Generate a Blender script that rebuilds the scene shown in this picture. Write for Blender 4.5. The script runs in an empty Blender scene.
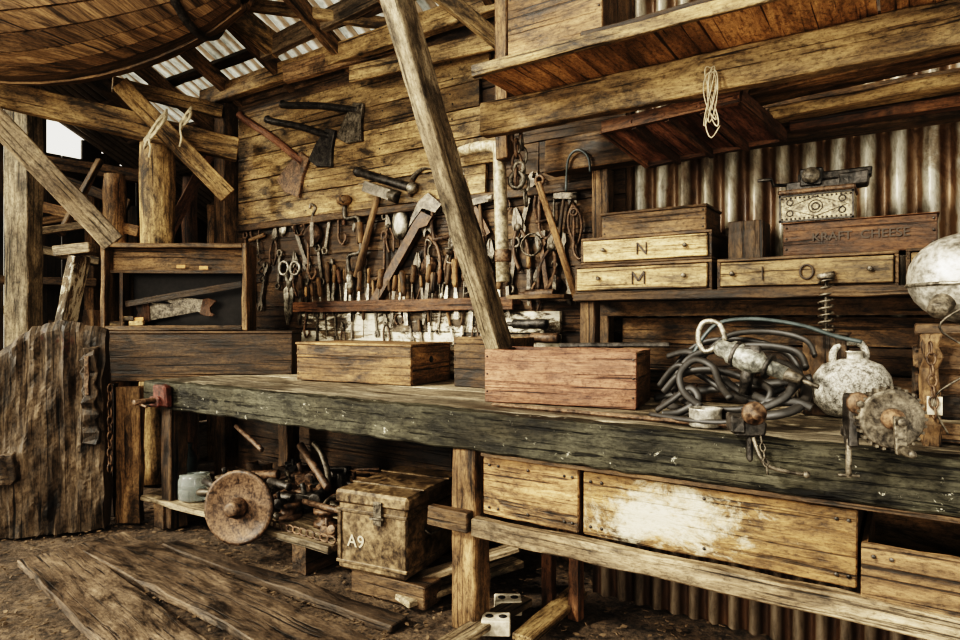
import bpy, math, random
from mathutils import Vector, Matrix, noise
random.seed(7)
scene=bpy.context.scene
COL=scene.collection
F=640.0; H=1.2; cs,sn=.83205,.5547
V=Vector
def ray(px,py):
    u=(px-480)/F
    return V((-sn+cs*u, cs+sn*u, -(py-320)/F))
def PD(px,py,t): return V((0,0,H))+ray(px,py)*t
def PY(px,py,Y): return PD(px,py,Y/ray(px,py).y)
def PZ(px,py,Z): return PD(px,py,(Z-H)/ray(px,py).z)
def frame(o,x,up=(0,0,1)):
    x=V(x).normalized(); up=V(up)
    y=up.cross(x)
    if y.length<1e-4: y=V((0,1,0)).cross(x)
    y.normalize(); z=x.cross(y)
    return Matrix(((x.x,y.x,z.x,o[0]),(x.y,y.y,z.y,o[1]),(x.z,y.z,z.z,o[2]),(0,0,0,1)))
def T(x,y,z): return Matrix.Translation((x,y,z))
def RY(d): return Matrix.Rotation(math.radians(d),4,'Y')
def RZ(d): return Matrix.Rotation(math.radians(d),4,'Z')
def RX(d): return Matrix.Rotation(math.radians(d),4,'X')
def S(s): return Matrix.Scale(s,4)
R=random.uniform
def lerp(a,b,t): return a+(b-a)*t
# ---------- mesh builder
class MB:
    def __init__(s): s.v=[];s.f=[];s.g=[];s.r=[];s.sm=[];s.mi=[];s.m=0
    def add(s,vs,fs,gs,smooth=False,M=None):
        o=len(s.v); off=V((R(0,60),R(0,60),R(0,60))); rv=random.random()
        for v,g in zip(vs,gs):
            v=V(v); s.v.append(M@v if M else v); s.g.append(V(g)+off); s.r.append(rv)
        for f in fs: s.f.append([i+o for i in f]); s.sm.append(smooth); s.mi.append(s.m)
        return s
    def box(s,c,d,seg=1,jit=0,M=None):
        d=V(d); c=V(c); a=max(range(3),key=lambda i:d[i]); b,e=[i for i in range(3) if i!=a]
        vs=[];gs=[];fs=[]
        for i in range(seg+1):
            k=i/seg-.5
            for (p,q) in ((-.5,-.5),(.5,-.5),(.5,.5),(-.5,.5)):
                w=V((0,0,0)); w[a]=k*d[a]; w[b]=p*d[b]+R(-jit,jit); w[e]=q*d[e]+R(-jit,jit)
                if i in(0,seg): w[a]+=R(-jit,jit)
                gs.append((w[a],w[b],w[e])); vs.append(w+c)
        ordr=((a+1)%3==b)
        for i in range(seg):
            for j in range(4):
                q=[i*4+j,i*4+(j+1)%4,i*4+4+(j+1)%4,i*4+4+j]
                fs.append(q if ordr else q[::-1])
        q=[3,2,1,0]; fs.append(q if ordr else q[::-1])
        q=[seg*4+j for j in range(4)]; fs.append(q if ordr else q[::-1])
        return s.add(vs,fs,gs,False,M)
    def bb(s,x0,x1,y0,y1,z0,z1,seg=1,jit=0,M=None):
        return s.box(((x0+x1)/2,(y0+y1)/2,(z0+z1)/2),(abs(x1-x0),abs(y1-y0),abs(z1-z0)),seg,jit,M)
    def beam(s,A,B,w,h,seg=1,jit=0,up=(0,0,1)):
        A=V(A);B=V(B);L=(B-A).length
        return s.box((L/2,0,0),(L,w,h),seg,jit,frame(A,B-A,up))
    def lathe(s,prof,n=20,M=None,smooth=True,ang=2*math.pi):
        vs=[];gs=[];fs=[]
        for (r,z) in prof:
            r=max(r,.0004)
            for j in range(n):
                a=ang*j/n; vs.append((r*math.cos(a),r*math.sin(a),z)); gs.append((z,r*math.cos(a),r*math.sin(a)))
        for i in range(len(prof)-1):
            for j in range(n): fs.append([i*n+j,i*n+(j+1)%n,(i+1)*n+(j+1)%n,(i+1)*n+j])
        fs.append([j for j in range(n)][::-1]); k=(len(prof)-1)*n; fs.append([k+j for j in range(n)])
        return s.add(vs,fs,gs,smooth,M)
    def cyl(s,A,B,r1,r2=None,n=14):
        r2=r1 if r2 is None else r2; A=V(A);B=V(B);L=(B-A).length
        M=frame(A,B-A)@RY(90)
        return s.lathe([(r1*.93,0),(r1,min(r1*.1,L*.1)),(r2,L-min(r2*.1,L*.1)),(r2*.93,L)],n,M)
    def sph(s,c,r,sc=(1,1,1),n=16):
        k=n//2
        M=T(*c)@Matrix.Diagonal((sc[0],sc[1],sc[2],1))
        return s.lathe([(r*math.sin(math.pi*i/k),-r*math.cos(math.pi*i/k)) for i in range(k+1)],n,M)
    def tube(s,P,r,n=8,closed=False,M=None,flat=1):
        P=[V(p) for p in P]; m=len(P); vs=[];gs=[];fs=[]
        d=(P[1]-P[0]).normalized(); u=d.orthogonal().normalized(); L=0
        for i in range(m):
            a=P[i-1] if (i>0 or closed) else P[0]; b=P[(i+1)%m] if (i<m-1 or closed) else P[m-1]
            d=(b-a).normalized(); u=(u-d*u.dot(d))
            if u.length<1e-5: u=d.orthogonal()
            u.normalize(); w=d.cross(u); rr=r[i] if isinstance(r,(list,tuple)) else r
            if i: L+=(P[i]-P[i-1]).length
            for j in range(n):
                q=2*math.pi*j/n; vs.append(P[i]+u*math.cos(q)*rr+w*math.sin(q)*rr*flat); gs.append((L,math.cos(q)*rr,math.sin(q)*rr))
        for i in range(m if closed else m-1):
            for j in range(n):
                k=(i+1)%m; fs.append([i*n+j,i*n+(j+1)%n,k*n+(j+1)%n,k*n+j])
        if not closed: fs.append([j for j in range(n)][::-1]); fs.append([(m-1)*n+j for j in range(n)])
        return s.add(vs,fs,gs,True,M)
    def prism(s,pts,y0,y1,M=None):
        n=len(pts); ar=sum(pts[i][0]*pts[(i+1)%n][1]-pts[(i+1)%n][0]*pts[i][1] for i in range(n))
        if ar<0: pts=pts[::-1]
        vs=[(x,y0,z) for x,z in pts]+[(x,y1,z) for x,z in pts]
        ex=max(p[0] for p in pts)-min(p[0] for p in pts); ez=max(p[1] for p in pts)-min(p[1] for p in pts)
        gs=[(v[0],v[1],v[2]) if ex>ez else (v[2],v[1],v[0]) for v in vs]
        fs=[list(range(n)),[n+i for i in range(n)][::-1]]+[[i,n+i,n+(i+1)%n,(i+1)%n] for i in range(n)]
        return s.add(vs,fs,gs,False,M)
    def ring(s,c,R0,r,n=20,k=7,M=None,ax='Y'):
        P=[]
        for i in range(n):
            a=2*math.pi*i/n; x,y=R0*math.cos(a),R0*math.sin(a)
            p={'Y':(x,0,y),'Z':(x,y,0),'X':(0,x,y)}[ax]; P.append(V(c)+V(p))
        return s.tube(P,r,k,True,M)
def smooth(P,k=6,closed=False):
    P=[V(p) for p in P]; n=len(P); out=[]
    for i in range(n if closed else n-1):
        p0=P[i-1] if (i>0 or closed) else P[0]; p1=P[i]; p2=P[(i+1)%n]; p3=P[(i+2)%n] if (i+2<n or closed) else P[-1]
        for j in range(k):
            t=j/k; out.append(.5*((2*p1)+(p2-p0)*t+(2*p0-5*p1+4*p2-p3)*t*t+(3*p1-p0-3*p2+p3)*t**3))
    if not closed: out.append(P[-1])
    return out
def mk(name,mb,mats,parent=None,M=None,label=None,cat=None,group=None,bevel=0,kind=None):
    if not isinstance(mats,(list,tuple)): mats=[mats]
    vs=mb.v
    if M is None:
        if parent is not None:
            I_=parent.matrix_basis.inverted(); vs=[I_@v for v in vs]; M=Matrix.Identity(4)
        else:
            xs=[v.x for v in vs];ys=[v.y for v in vs];zs=[v.z for v in vs]
            o=V(((min(xs)+max(xs))/2,(min(ys)+max(ys))/2,min(zs))); vs=[v-o for v in vs]; M=Matrix.Translation(o)
    me=bpy.data.meshes.new(name); me.from_pydata([tuple(v) for v in vs],[],mb.f)
    a=me.attributes.new('gc','FLOAT_VECTOR','POINT'); a.data.foreach_set('vector',[c for g in mb.g for c in g])
    a=me.attributes.new('rv','FLOAT','POINT'); a.data.foreach_set('value',mb.r)
    me.polygons.foreach_set('use_smooth',mb.sm); me.polygons.foreach_set('material_index',mb.mi)
    for m in mats: me.materials.append(m)
    me.update()
    ob=bpy.data.objects.new(name,me); COL.objects.link(ob)
    if parent is not None: ob.parent=parent
    ob.matrix_basis=M
    if label: ob['label']=label
    if cat and parent is None: ob['category']=cat
    if group: ob['group']=group
    if kind: ob['kind']=kind
    if bevel:
        b=ob.modifiers.new('b','BEVEL'); b.width=bevel; b.segments=1; b.limit_method='ANGLE'; b.angle_limit=.8
    return ob
def thing(name,label,cat,M,group=None):
    e=bpy.data.objects.new(name,None); COL.objects.link(e); e.empty_display_size=.05
    e.matrix_basis=M; e['label']=label; e['category']=cat
    if group: e['group']=group
    return e
# ---------- materials
class NT:
    def __init__(s,name):
        s.mat=bpy.data.materials.new(name); s.mat.use_nodes=True; s.n=s.mat.node_tree.nodes; s.l=s.mat.node_tree.links
        s.b=s.n['Principled BSDF']
    def new(s,t,**k):
        x=s.n.new(t)
        for a,b in k.items(): setattr(x,a,b)
        return x
    def link(s,a,b): s.l.new(a,b)
    def noise(s,vec,scale,det=5,rough=.6,dist=0,stretch=(1,1,1)):
        mp=s.new('ShaderNodeMapping'); mp.inputs['Scale'].default_value=stretch; s.link(vec,mp.inputs['Vector'])
        x=s.new('ShaderNodeTexNoise'); x.inputs['Scale'].default_value=scale; x.inputs['Detail'].default_value=det
        x.inputs['Roughness'].default_value=rough; x.inputs['Distortion'].default_value=dist; s.link(mp.outputs[0],x.inputs['Vector'])
        return x.outputs['Fac']
    def ramp(s,fac,stops):
        r=s.new('ShaderNodeValToRGB'); e=r.color_ramp.elements
        while len(e)<len(stops): e.new(.5)
        for i,(p,c) in enumerate(stops):
            e[i].position=p; c=(c,c,c) if isinstance(c,(int,float)) else c; e[i].color=(c[0],c[1],c[2],1)
        s.link(fac,r.inputs[0]); return r.outputs[0]
    def mul(s,a,b,fac=1,mode='MULTIPLY'):
        m=s.new('ShaderNodeMixRGB',blend_type=mode)
        for i,x in ((0,fac),(1,a),(2,b)):
            if isinstance(x,(int,float)): m.inputs[i].default_value=x if i==0 else (x,x,x,1)
            elif isinstance(x,tuple): m.inputs[i].default_value=(*x,1)
            else: s.link(x,m.inputs[i])
        return m.outputs[0]
    def attr(s,n,o='Vector'):
        a=s.new('ShaderNodeAttribute',attribute_name=n); return a.outputs[o]
    def bump(s,h,st,dist=.004):
        b=s.new('ShaderNodeBump'); b.inputs['Strength'].default_value=st; b.inputs['Distance'].default_value=dist; s.link(h,b.inputs['Height']); s.link(b.outputs[0],s.b.inputs['Normal'])
    def math(s,op,a,b):
        m=s.new('ShaderNodeMath',operation=op)
        for i,x in ((0,a),(1,b)):
            if isinstance(x,(int,float)): m.inputs[i].default_value=x
            else: s.link(x,m.inputs[i])
        return m.outputs[0]
def wood(name,lo,hi,stain=.9,paint=None,pt=.55,rough=.6,pscale=6,var=(.5,1.3),pst=(.6,1.4,1.4),patch=None,spec=.35,pmax=.92):
    w=NT(name); g=w.attr('gc'); rv=w.attr('rv','Fac')
    n1=w.noise(g,1,9,.78,.6,(3.5,36,36)); c=w.ramp(n1,[(.33,tuple(x*.6 for x in lo)),(.47,tuple(lerp(x,y,.45) for x,y in zip(lo,hi))),(.66,hi)])
    n2=w.noise(g,1,8,.74,.6,(3,8,8)); c=w.mul(c,w.ramp(n2,[(.38,.06),(.49,.6),(.66,1.2)]),stain)
    n5=w.noise(g,1,4,.6,.2,(1.3,3,3)); c=w.mul(c,w.ramp(n5,[(.40,(.42,.38,.34)),(.58,1.1)]),.75)
    n3=w.noise(g,1,4,.55,.3,(1.5,75,75)); cr=w.ramp(n3,[(.34,.04),(.42,1)]); c=w.mul(c,cr,.9)
    vo=w.noise(g,1,5,.8,0,(45,90,90)); c=w.mul(c,w.ramp(vo,[(.34,.15),(.5,1),(.66,1.3)]),.8)
    c=w.mul(c,w.ramp(rv,[(0,var[0]),(1,var[1])]))
    if paint:
        n4=w.noise(g,pscale,9,.78,.5,pst)
        if patch:
            tc=w.new('ShaderNodeTexCoord'); d=w.new('ShaderNodeVectorMath',operation='MULTIPLY_ADD'); w.link(tc.outputs['Object'],d.inputs[0])
            d.inputs[1].default_value=patch[1]; d.inputs[2].default_value=tuple(-a*b for a,b in zip(patch[0],patch[1]))
            l=w.new('ShaderNodeVectorMath',operation='LENGTH'); w.link(d.outputs[0],l.inputs[0])
            n4=w.math('ADD',n4,w.math('SUBTRACT',.26,w.math('MULTIPLY',l.outputs['Value'],.26)))
            mk_=w.ramp(n4,[(pt,0),(pt+.14,pmax)])
        else: mk_=w.ramp(n4,[(pt,0),(pt+.05,1)])
        c=w.mul(c,w.mul(paint,w.ramp(vo,[(.3,.45),(.5,1)])),mk_,'MIX')
    w.link(c,w.b.inputs['Base Color']); w.link(w.ramp(n2,[(.35,rough-.12),(.65,rough+.2)]),w.b.inputs['Roughness']); w.b.inputs['Specular IOR Level'].default_value=spec
    h=w.mul(w.mul(n1,cr),vo,.5); w.bump(h,1,.007); return w.mat
def metal(name,a,b,met=.7,rough=.5,sc=22,bal=.5):
    w=NT(name); g=w.attr('gc')
    n1=w.noise(g,sc,8,.75,.3); c=w.ramp(n1,[(bal-.12,a),(bal+.1,b)])
    n2=w.noise(g,sc*4,4,.7); c=w.mul(c,w.ramp(n2,[(.34,.2),(.6,1.2)]),.8)
    c=w.mul(c,w.ramp(w.attr('rv','Fac'),[(0,.7),(1,1.25)]))
    w.link(c,w.b.inputs['Base Color']); w.link(w.ramp(n1,[(.3,.33),(.7,min(1,rough+.25))]),w.b.inputs['Roughness'])
    w.b.inputs['Metallic'].default_value=met; w.bump(n1,.7,.004); return w.mat
def sheet(name,cols,trans=0,rust_brown=1):
    w=NT(name); g=w.attr('gc'); ph=w.attr('rv','Fac')
    n1=w.noise(g,1,8,.72,.6,(1.3,4,4)); c=w.ramp(n1,cols)
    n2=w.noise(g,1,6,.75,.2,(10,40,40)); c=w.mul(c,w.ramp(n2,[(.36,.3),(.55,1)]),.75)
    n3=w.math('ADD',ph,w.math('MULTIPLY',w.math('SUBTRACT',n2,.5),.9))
    c=w.mul(c,w.ramp(n3,[(.35,(1,1,1)),(.62,(.32,.22,.15))]),rust_brown)  # rust tint painted into the valleys as shading, so the ribs read
    w.link(c,w.b.inputs['Base Color']); w.b.inputs['Roughness'].default_value=.42; w.b.inputs['Metallic'].default_value=.3 if not trans else 0
    w.bump(n2,.4,.004)
    if trans:
        t=w.new('ShaderNodeBsdfTranslucent'); w.link(c,t.inputs[0]); m=w.new('ShaderNodeMixShader'); m.inputs[0].default_value=trans
        w.link(w.b.outputs[0],m.inputs[1]); w.link(t.outputs[0],m.inputs[2]); w.link(m.outputs[0],w.n['Material Output'].inputs[0])
    return w.mat
def plain(name,c,rough=.6,met=0,trans=0,var=.4):
    w=NT(name); g=w.attr('gc'); n=w.noise(g,30,6,.75)
    w.link(w.ramp(n,[(.35,tuple(x*var for x in c)),(.62,c)]),w.b.inputs['Base Color'])
    w.b.inputs['Roughness'].default_value=rough; w.b.inputs['Metallic'].default_value=met; w.b.inputs['Transmission Weight'].default_value=trans
    w.bump(n,.3,.002); return w.mat
W_gold=wood('wood_gold',(.14,.082,.036),(.60,.42,.215),.95)
W_box=wood('wood_box',(.11,.058,.026),(.50,.31,.15),.95)
W_under=wood('wood_underside',(.24,.12,.05),(.70,.40,.18),.7)  # brightened so the shelf underside looks lit, bounce light put into the colour
W_mid=wood('wood_mid',(.07,.04,.02),(.34,.215,.11),.95)
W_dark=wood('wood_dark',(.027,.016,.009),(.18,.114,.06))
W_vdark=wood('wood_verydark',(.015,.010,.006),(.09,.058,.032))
W_red=wood('wood_red',(.09,.040,.024),(.36,.19,.115),.6,var=(.85,1.1))
W_rust=wood('wood_rust',(.05,.024,.012),(.24,.125,.062))
W_grey=wood('wood_grey',(.13,.10,.065),(.62,.50,.34),.85)
W_floor=wood('wood_floor',(.028,.019,.012),(.23,.165,.11),.95)
W_apron=wood('wood_apron',(.010,.010,.008),(.105,.098,.070),.85,(.55,.52,.42),.62,.62,20,pst=(1.2,1.2,1.2),spec=.2,var=(.9,1.1))
W_top=wood('wood_top',(.13,.105,.07),(.64,.54,.39),.85)
W_peel=wood('wood_peel',(.15,.085,.035),(.56,.35,.16),.85,(.66,.58,.43),.60,.6,6,pst=(.8,1.3,1.3),patch=((.32,0,.10),(2.1,0,5.5)),pmax=.8)
W_white=wood('wood_white',(.08,.05,.028),(.32,.24,.15),.8,(.62,.56,.44),.47,.6,4,pst=(.6,1.6,1.6))
W_cart=wood('wood_cart',(.020,.014,.010),(.24,.175,.115),1,(.065,.028,.019),.60,.6,2.0)
W_rail=wood('wood_rail',(.14,.095,.055),(.60,.46,.30),.85)
M_iron=metal('iron',(.030,.025,.020),(.20,.17,.13),.6,.4)
M_rust=metal('rust_brown',(.024,.015,.010),(.165,.103,.062),.35,.55)
M_steel=metal('steel',(.11,.095,.075),(.54,.49,.40),.8,.3)
M_black=metal('black_iron',(.010,.009,.008),(.08,.07,.06),.5,.4)
M_pale=metal('pale_paint',(.14,.10,.055),(.50,.42,.29),.1,.5,14,.48)
M_brass=metal('tin_brass',(.07,.05,.03),(.42,.35,.23),.3,.4,30,.48)
M_galv=metal('galvanised',(.20,.18,.15),(.62,.58,.50),.6,.3,12)
M_grey=metal('speckled_grey',(.07,.062,.05),(.64,.60,.52),.1,.55,55,.49)
M_green=metal('ammo_brown',(.022,.014,.008),(.18,.125,.07),.2,.4,12)
M_redm=metal('red_iron',(.035,.016,.011),(.13,.045,.03),.2,.5)
M_aqua=metal('drill_grey',(.08,.078,.068),(.36,.35,.30),.5,.35)
M_rubber=plain('rubber',(.028,.025,.022),.55)
M_hose=plain('blue_hose',(.055,.068,.068),.45)
M_rope=plain('rope',(.55,.46,.32),.9)
M_conc=plain('concrete',(.60,.52,.40),.9)
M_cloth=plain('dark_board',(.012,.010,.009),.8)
M_paint=plain('letter_paint',(.03,.02,.012),.7,var=.8)
M_wpaint=plain('white_lettering',(.50,.42,.30),.7)
M_tag=plain('orange_tag',(.50,.27,.10),.7)
M_glass=plain('glass',(.75,.8,.75),.08,0,.85,.9)
M_leaf=plain('dry_leaves',(.12,.08,.045),.9)
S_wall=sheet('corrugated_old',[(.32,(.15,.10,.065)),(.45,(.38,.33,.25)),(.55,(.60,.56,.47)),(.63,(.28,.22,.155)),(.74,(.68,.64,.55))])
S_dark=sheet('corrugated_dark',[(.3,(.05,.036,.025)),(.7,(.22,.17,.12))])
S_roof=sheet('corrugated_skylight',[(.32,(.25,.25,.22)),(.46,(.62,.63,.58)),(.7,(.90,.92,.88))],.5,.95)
def ground():
    w=NT('dirt'); g=w.attr('gc'); n1=w.noise(g,2.5,9,.7,.3); n2=w.noise(g,28,8,.8)
    c=w.ramp(n1,[(.3,(.022,.015,.010)),(.7,(.18,.125,.078))]); c=w.mul(c,w.ramp(n2,[(.38,.15),(.6,1.5)]))
    w.link(c,w.b.inputs['Base Color']); w.b.inputs['Roughness'].default_value=.95; w.bump(n2,1,.03); return w.mat
M_dirt=ground()
# ---------- generic builders
def timber(name,label,cat,A,B,w,h,mat,up=(0,0,1),seg=None,jit=.003,group=None):
    A=V(A);B=V(B);L=(B-A).length; seg=seg or max(2,int(L/.14)); mb=MB().box((L/2,0,0),(L,w,h),seg,jit)
    return mk(name,mb,mat,M=frame(A,B-A,up),label=label,cat=cat,group=group,bevel=.005)
def fr2(A,B):
    A=V(A);B=V(B); return frame(A,(B.x-A.x,B.y-A.y,0))
I=Matrix.Identity(4)
def crate(name,label,cat,M,W,D,Hh,mat,t=.016,lid=None,group=None,bm=None):
    e=thing(name,label,cat,M,group)
    mk('front_panel',MB().bb(0,W,0,t,0,Hh,6,.0015),mat,e,I,bevel=.003)
    mk('back_panel',MB().bb(0,W,D-t,D,0,Hh),mat,e,I,bevel=.003)
    for x in (0,W-t): mk('side_panel',MB().bb(x,x+t,t,D-t,0,Hh*.99),bm or mat,e,I,bevel=.003)
    mk('bottom_panel',MB().bb(t,W-t,t,D-t,0,t),mat,e,I)
    if lid: mk('lid',MB().bb(-.006,W+.006,-.006,D+.006,Hh,Hh+lid,4,.001),bm or mat,e,I,bevel=.003)
    mb=MB()
    n=3 if Hh>.08 else 2
    for x in (.012,W-.012):
        for i in range(n): mb.lathe([(.0045,0),(.004,.002)],8,T(x,-.0005,Hh*(i+.6)/n)@RX(90))
    if W>.25: mk('nail',mb,M_black,e,I)['kind']='stuff'
    return e
def text(s,size,mat,parent,M,name='lettering'):
    cu=bpy.data.curves.new('t','FONT'); cu.body=s; cu.size=size; cu.align_x='CENTER'; cu.align_y='CENTER'; cu.extrude=.0008; cu.offset=size*.006
    to=bpy.data.objects.new('t',cu); COL.objects.link(to); dg=bpy.context.evaluated_depsgraph_get(); dg.update()
    me=bpy.data.meshes.new_from_object(to.evaluated_get(dg)); bpy.data.objects.remove(to)
    me.materials.clear(); me.materials.append(mat); ob=bpy.data.objects.new(name,me); COL.objects.link(ob); ob.parent=parent; ob.matrix_basis=M@RX(90); ob['label']='painted lettering reading '+s
    return ob
STR={'N':[((-.4,-.5),(-.4,.5)),((-.4,.5),(.4,-.5)),((.4,-.5),(.4,.5))],'M':[((-.5,-.5),(-.5,.5)),((-.5,.5),(0,-.25)),((0,-.25),(.5,.5)),((.5,-.5),(.5,.5))],'I':[((0,-.5),(0,.5))]}
def letter(ch,h,parent,M):
    mb=MB()
    if ch=='O': mb.tube([(.42*h*math.cos(a),0,.5*h*math.sin(a)) for a in [2*math.pi*i/24 for i in range(24)]],h*.075,5,True)
    else:
        for (a,b) in STR[ch]: mb.beam((a[0]*h,0,a[1]*h),(b[0]*h,0,b[1]*h),.003,h*.15)
    ob=mk('lettering',mb,M_paint,parent,M); ob['label']='painted lettering reading '+ch
def corr(w,h,pitch=.11,amp=.026,nz=1):
    n=int(w/pitch*12); vs=[];gs=[];fs=[];ph=[]
    for k in range(nz+1):
        for i in range(n+1):
            x=w*i/n; q=math.sin(2*math.pi*x/pitch); vs.append((x,amp*q,h*k/nz)); gs.append((h*k/nz,x,0)); ph.append(.5+.5*q)
    for k in range(nz):
        for i in range(n): fs.append([k*(n+1)+i,k*(n+1)+i+1,(k+1)*(n+1)+i+1,(k+1)*(n+1)+i])
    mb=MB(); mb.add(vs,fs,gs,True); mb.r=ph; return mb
WY=3.10; BZ=.85
# ================= SETTING
mb=MB(); n=150; vs=[];fs=[];gs=[]
for j in range(n+1):
    for i in range(n+1):
        x=-9+12*i/n; y=-2.5+8*j/n; z=.014*noise.noise(V((x*2,y*2,0)))+.014*noise.noise(V((x*9,y*9,3)))-.02
        vs.append((x,y,z)); gs.append((x,y,0))
for j in range(n):
    for i in range(n): a=j*(n+1)+i; fs.append([a,a+1,a+n+2,a+n+1])
mb.add(vs,fs,gs,True); mk('floor',mb,M_dirt,M=Matrix.Identity(4),kind='structure')
mb=MB()
for i in range(3200):
    x=R(-5.2,-.3); y=R(.9,2.9); a=R(0,6.28); s=R(.004,.015)
    M=T(x,y,-.004+R(0,.008))@RZ(math.degrees(a))@RX(R(-40,40))
    mb.prism([(-s,0),(-s*.3,-s*.5),(s*.7,-s*.4),(s*1.1,.1*s),(s*.3,s*.6)],-s*.12,s*.12,M@RX(90))
mk('leaf_litter',mb,M_leaf,label='dry leaf litter and chips scattered on dirt floor',cat='debris',kind='stuff')
mb=MB(); z=0
while z<3.0:
    h=R(.13,.2); h=min(h,3.02-z); x=-4.32
    while x<-1.18:
        L=min(R(1.2,2.4),-1.18-x)
        if -1.18-(x+L)<.3: L=-1.18-x
        mb.bb(x,x+L-.004,WY-.003*R(0,1)*2,WY+.02,z,z+h-.005,10,.0025); x+=L
    z+=h
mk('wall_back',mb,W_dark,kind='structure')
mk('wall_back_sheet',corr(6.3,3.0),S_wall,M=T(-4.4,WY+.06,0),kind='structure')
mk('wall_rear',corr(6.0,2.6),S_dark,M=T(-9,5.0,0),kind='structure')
SL=.5; ang=math.atan(SL)
def roofz(y): return 3.03+SL*(3.2-y)
rr_=ray(62,140); yh=rr_.y*(-7/rr_.x)
mb=MB(); y=-.5
while y<5.0:
    h=R(.14,.2)
    top=2.84 if yh-.17<y<yh+.12 else (roofz(y)-.0 if y>1 else 4)
    mb.bb(-7.03,-7,y,y+h-(.012 if random.random()<.3 else .001),0,top,3)
    y+=h
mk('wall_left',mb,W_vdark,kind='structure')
Lr=(5.1-1.0)/math.cos(ang)
ux=V((1,0,0)); uz=V((0,-math.cos(ang),math.sin(ang))); uy=uz.cross(ux)
def rf(x,dz=0): return Matrix(((ux.x,uy.x,uz.x,x),(ux.y,uy.y,uz.y,5.1),(ux.z,uy.z,uz.z,roofz(5.1)+dz),(0,0,0,1)))
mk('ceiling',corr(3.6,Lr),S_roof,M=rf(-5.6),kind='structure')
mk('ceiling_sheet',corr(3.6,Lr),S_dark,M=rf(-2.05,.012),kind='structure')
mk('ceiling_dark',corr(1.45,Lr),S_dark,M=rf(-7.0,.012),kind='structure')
for i,x in enumerate([-5.5,-4.9,-4.3,-3.7,-3.1,-2.5,-1.9,-.9]):
    timber('rafter','weathered rafter carrying the corrugated roof','rafter',(x,5.0,roofz(5.0)-.17),(x,1.1,roofz(1.1)-.17),.06,.11,W_mid,group='roof rafters')
for y in (4.2,3.7,3.3,2.9,2.5,2.1,1.4):
    timber('purlin','rough purlin across the roof rafters','purlin',(-6.3,y,roofz(y)-.07),(1.0,y,roofz(y)-.07),.07,.045,W_dark,up=(0,SL,1),group='roof purlins')
hs=(.17,.16,.18,.15,.19)
mb=MB(); z=1.93; nb=MB()
for h in hs:
    mb.bb(-4.28,-2.05+R(-.05,.25),WY-.035,WY-.010,z,z+h-.007,14,.0025)
    for x in (-4.2,-3.5,-2.8,-2.25):
        for dz in (.04,h-.05): nb.lathe([(.006,0),(.005,.003)],8,T(x+R(-.02,.02),WY-.036,z+dz)@RX(90))
    z+=h
mk('plank_panel',mb,W_gold,label='pale horizontal board panel nailed to wall behind the axes',cat='panel')
mk('nail_heads',nb,M_black,label='dark rusty nail heads in the board panel',cat='nails',kind='stuff')
timber('wall_plate','long tan timber plate along top of the wall','beam',PY(203,100,2.98),PY(640,-48,2.98),.07,.13,W_gold)
timber('ledger_board','dark board ledger under the pale panel','beam',(-4.28,WY-.03,1.90),(-1.25,WY-.03,1.90),.04,.05,W_dark)
timber('wall_post','square dark post at the end of the tool wall','post',(-4.42,3.06,-.02),(-4.42,3.06,3.0),.13,.13,W_dark,up=(0,1,0))
# ================= WORKBENCH
e=thing('workbench','long heavy timber workbench with thick black paint-splashed front beam','workbench',T(-1.5,2.5,0))
mb=MB()
for y in (2.08,2.34,2.6,2.86):
    mb.bb(-3.66,1.0,y,min(y+.25,3.08),.80,BZ+R(-.003,0),24,.002)
mk('worktop',mb,W_top,e,bevel=.004)
mk('apron',MB().bb(-3.66,1.0,1.99,2.075,.705,.852,90,.0045),W_apron,e,label='black-green apron beam chipped and spotted with old paint',bevel=.008)
for x,y,w in ((-1.42,2.07,.11),(-3.55,2.12,.1),(-1.42,2.95,.1),(-3.55,2.95,.1),(.35,2.1,.1),(.35,2.95,.1)):
    mk('leg',MB().bb(x-w/2,x+w/2,y-.06,y+.05,0,.80 if y>2.5 else .705,8,.004),W_mid,e,bevel=.006)
mk('rail',MB().bb(-1.36,.5,1.98,2.03,.385,.455,14,.004),W_rail,e,label='pale lower rail under the drawers',bevel=.005)
mk('cross_block',MB().bb(-1.56,-1.37,1.965,2.01,.40,.475,2,.002),W_mid,e,bevel=.004)
mk('cross_rail',MB().bb(-1.38,-1.34,2.06,2.9,.38,.45,4,.002),W_mid,e)
def drawer(x0,x1,z0,z1,mat,lab,y=2.035,D=.55):
    e=thing('drawer',lab,'drawer',T(x0,y,z0)); W=x1-x0; h=z1-z0
    mk('drawer_front',MB().bb(0,W,0,.022,0,h,8,.0025),mat,e,I,bevel=.004)
    for x in (0,W-.014): mk('side_panel',MB().bb(x,x+.014,.022,D,0,h-.01),W_mid,e,I)
    mk('back_panel',MB().bb(0,W,D,D+.014,0,h-.01),W_mid,e,I)
    mk('bottom_panel',MB().bb(.014,W-.014,.022,D,0,.012),W_mid,e,I)
    mb=MB()
    for x in (.03,.07,W*.5,W-.05,W-.02):
        for z in (.03,h-.03): mb.lathe([(.006,0),(.005,.002)],8,T(x,-.002,z)@RX(90))
    mk('nail',mb,M_black,e,I)['kind']='stuff'
    return e
xa=PY(482,480,2.03).x; xb=PY(577,480,2.03).x; xc=PY(582,480,2.03).x; xd=PY(857,480,2.03).x
drawer(xa,xb,.462,.682,W_box,'golden wooden drawer box slung beneath the workbench')
drawer(xc,xd,.462,.677,W_peel,'long wooden drawer front with faded peeling white paint')
drawer(xd+.01,.42,.40,.60,W_mid,'dark open wooden box under the end of the workbench',2.0)
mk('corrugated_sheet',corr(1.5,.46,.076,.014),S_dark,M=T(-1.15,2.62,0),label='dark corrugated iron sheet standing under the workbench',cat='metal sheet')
mk('drawer_runner',MB().bb(-1.33,1.0,2.0,2.03,.69,.703),W_dark,label='thin dark runner strip between drawers and bench beam',cat='strip')
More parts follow.
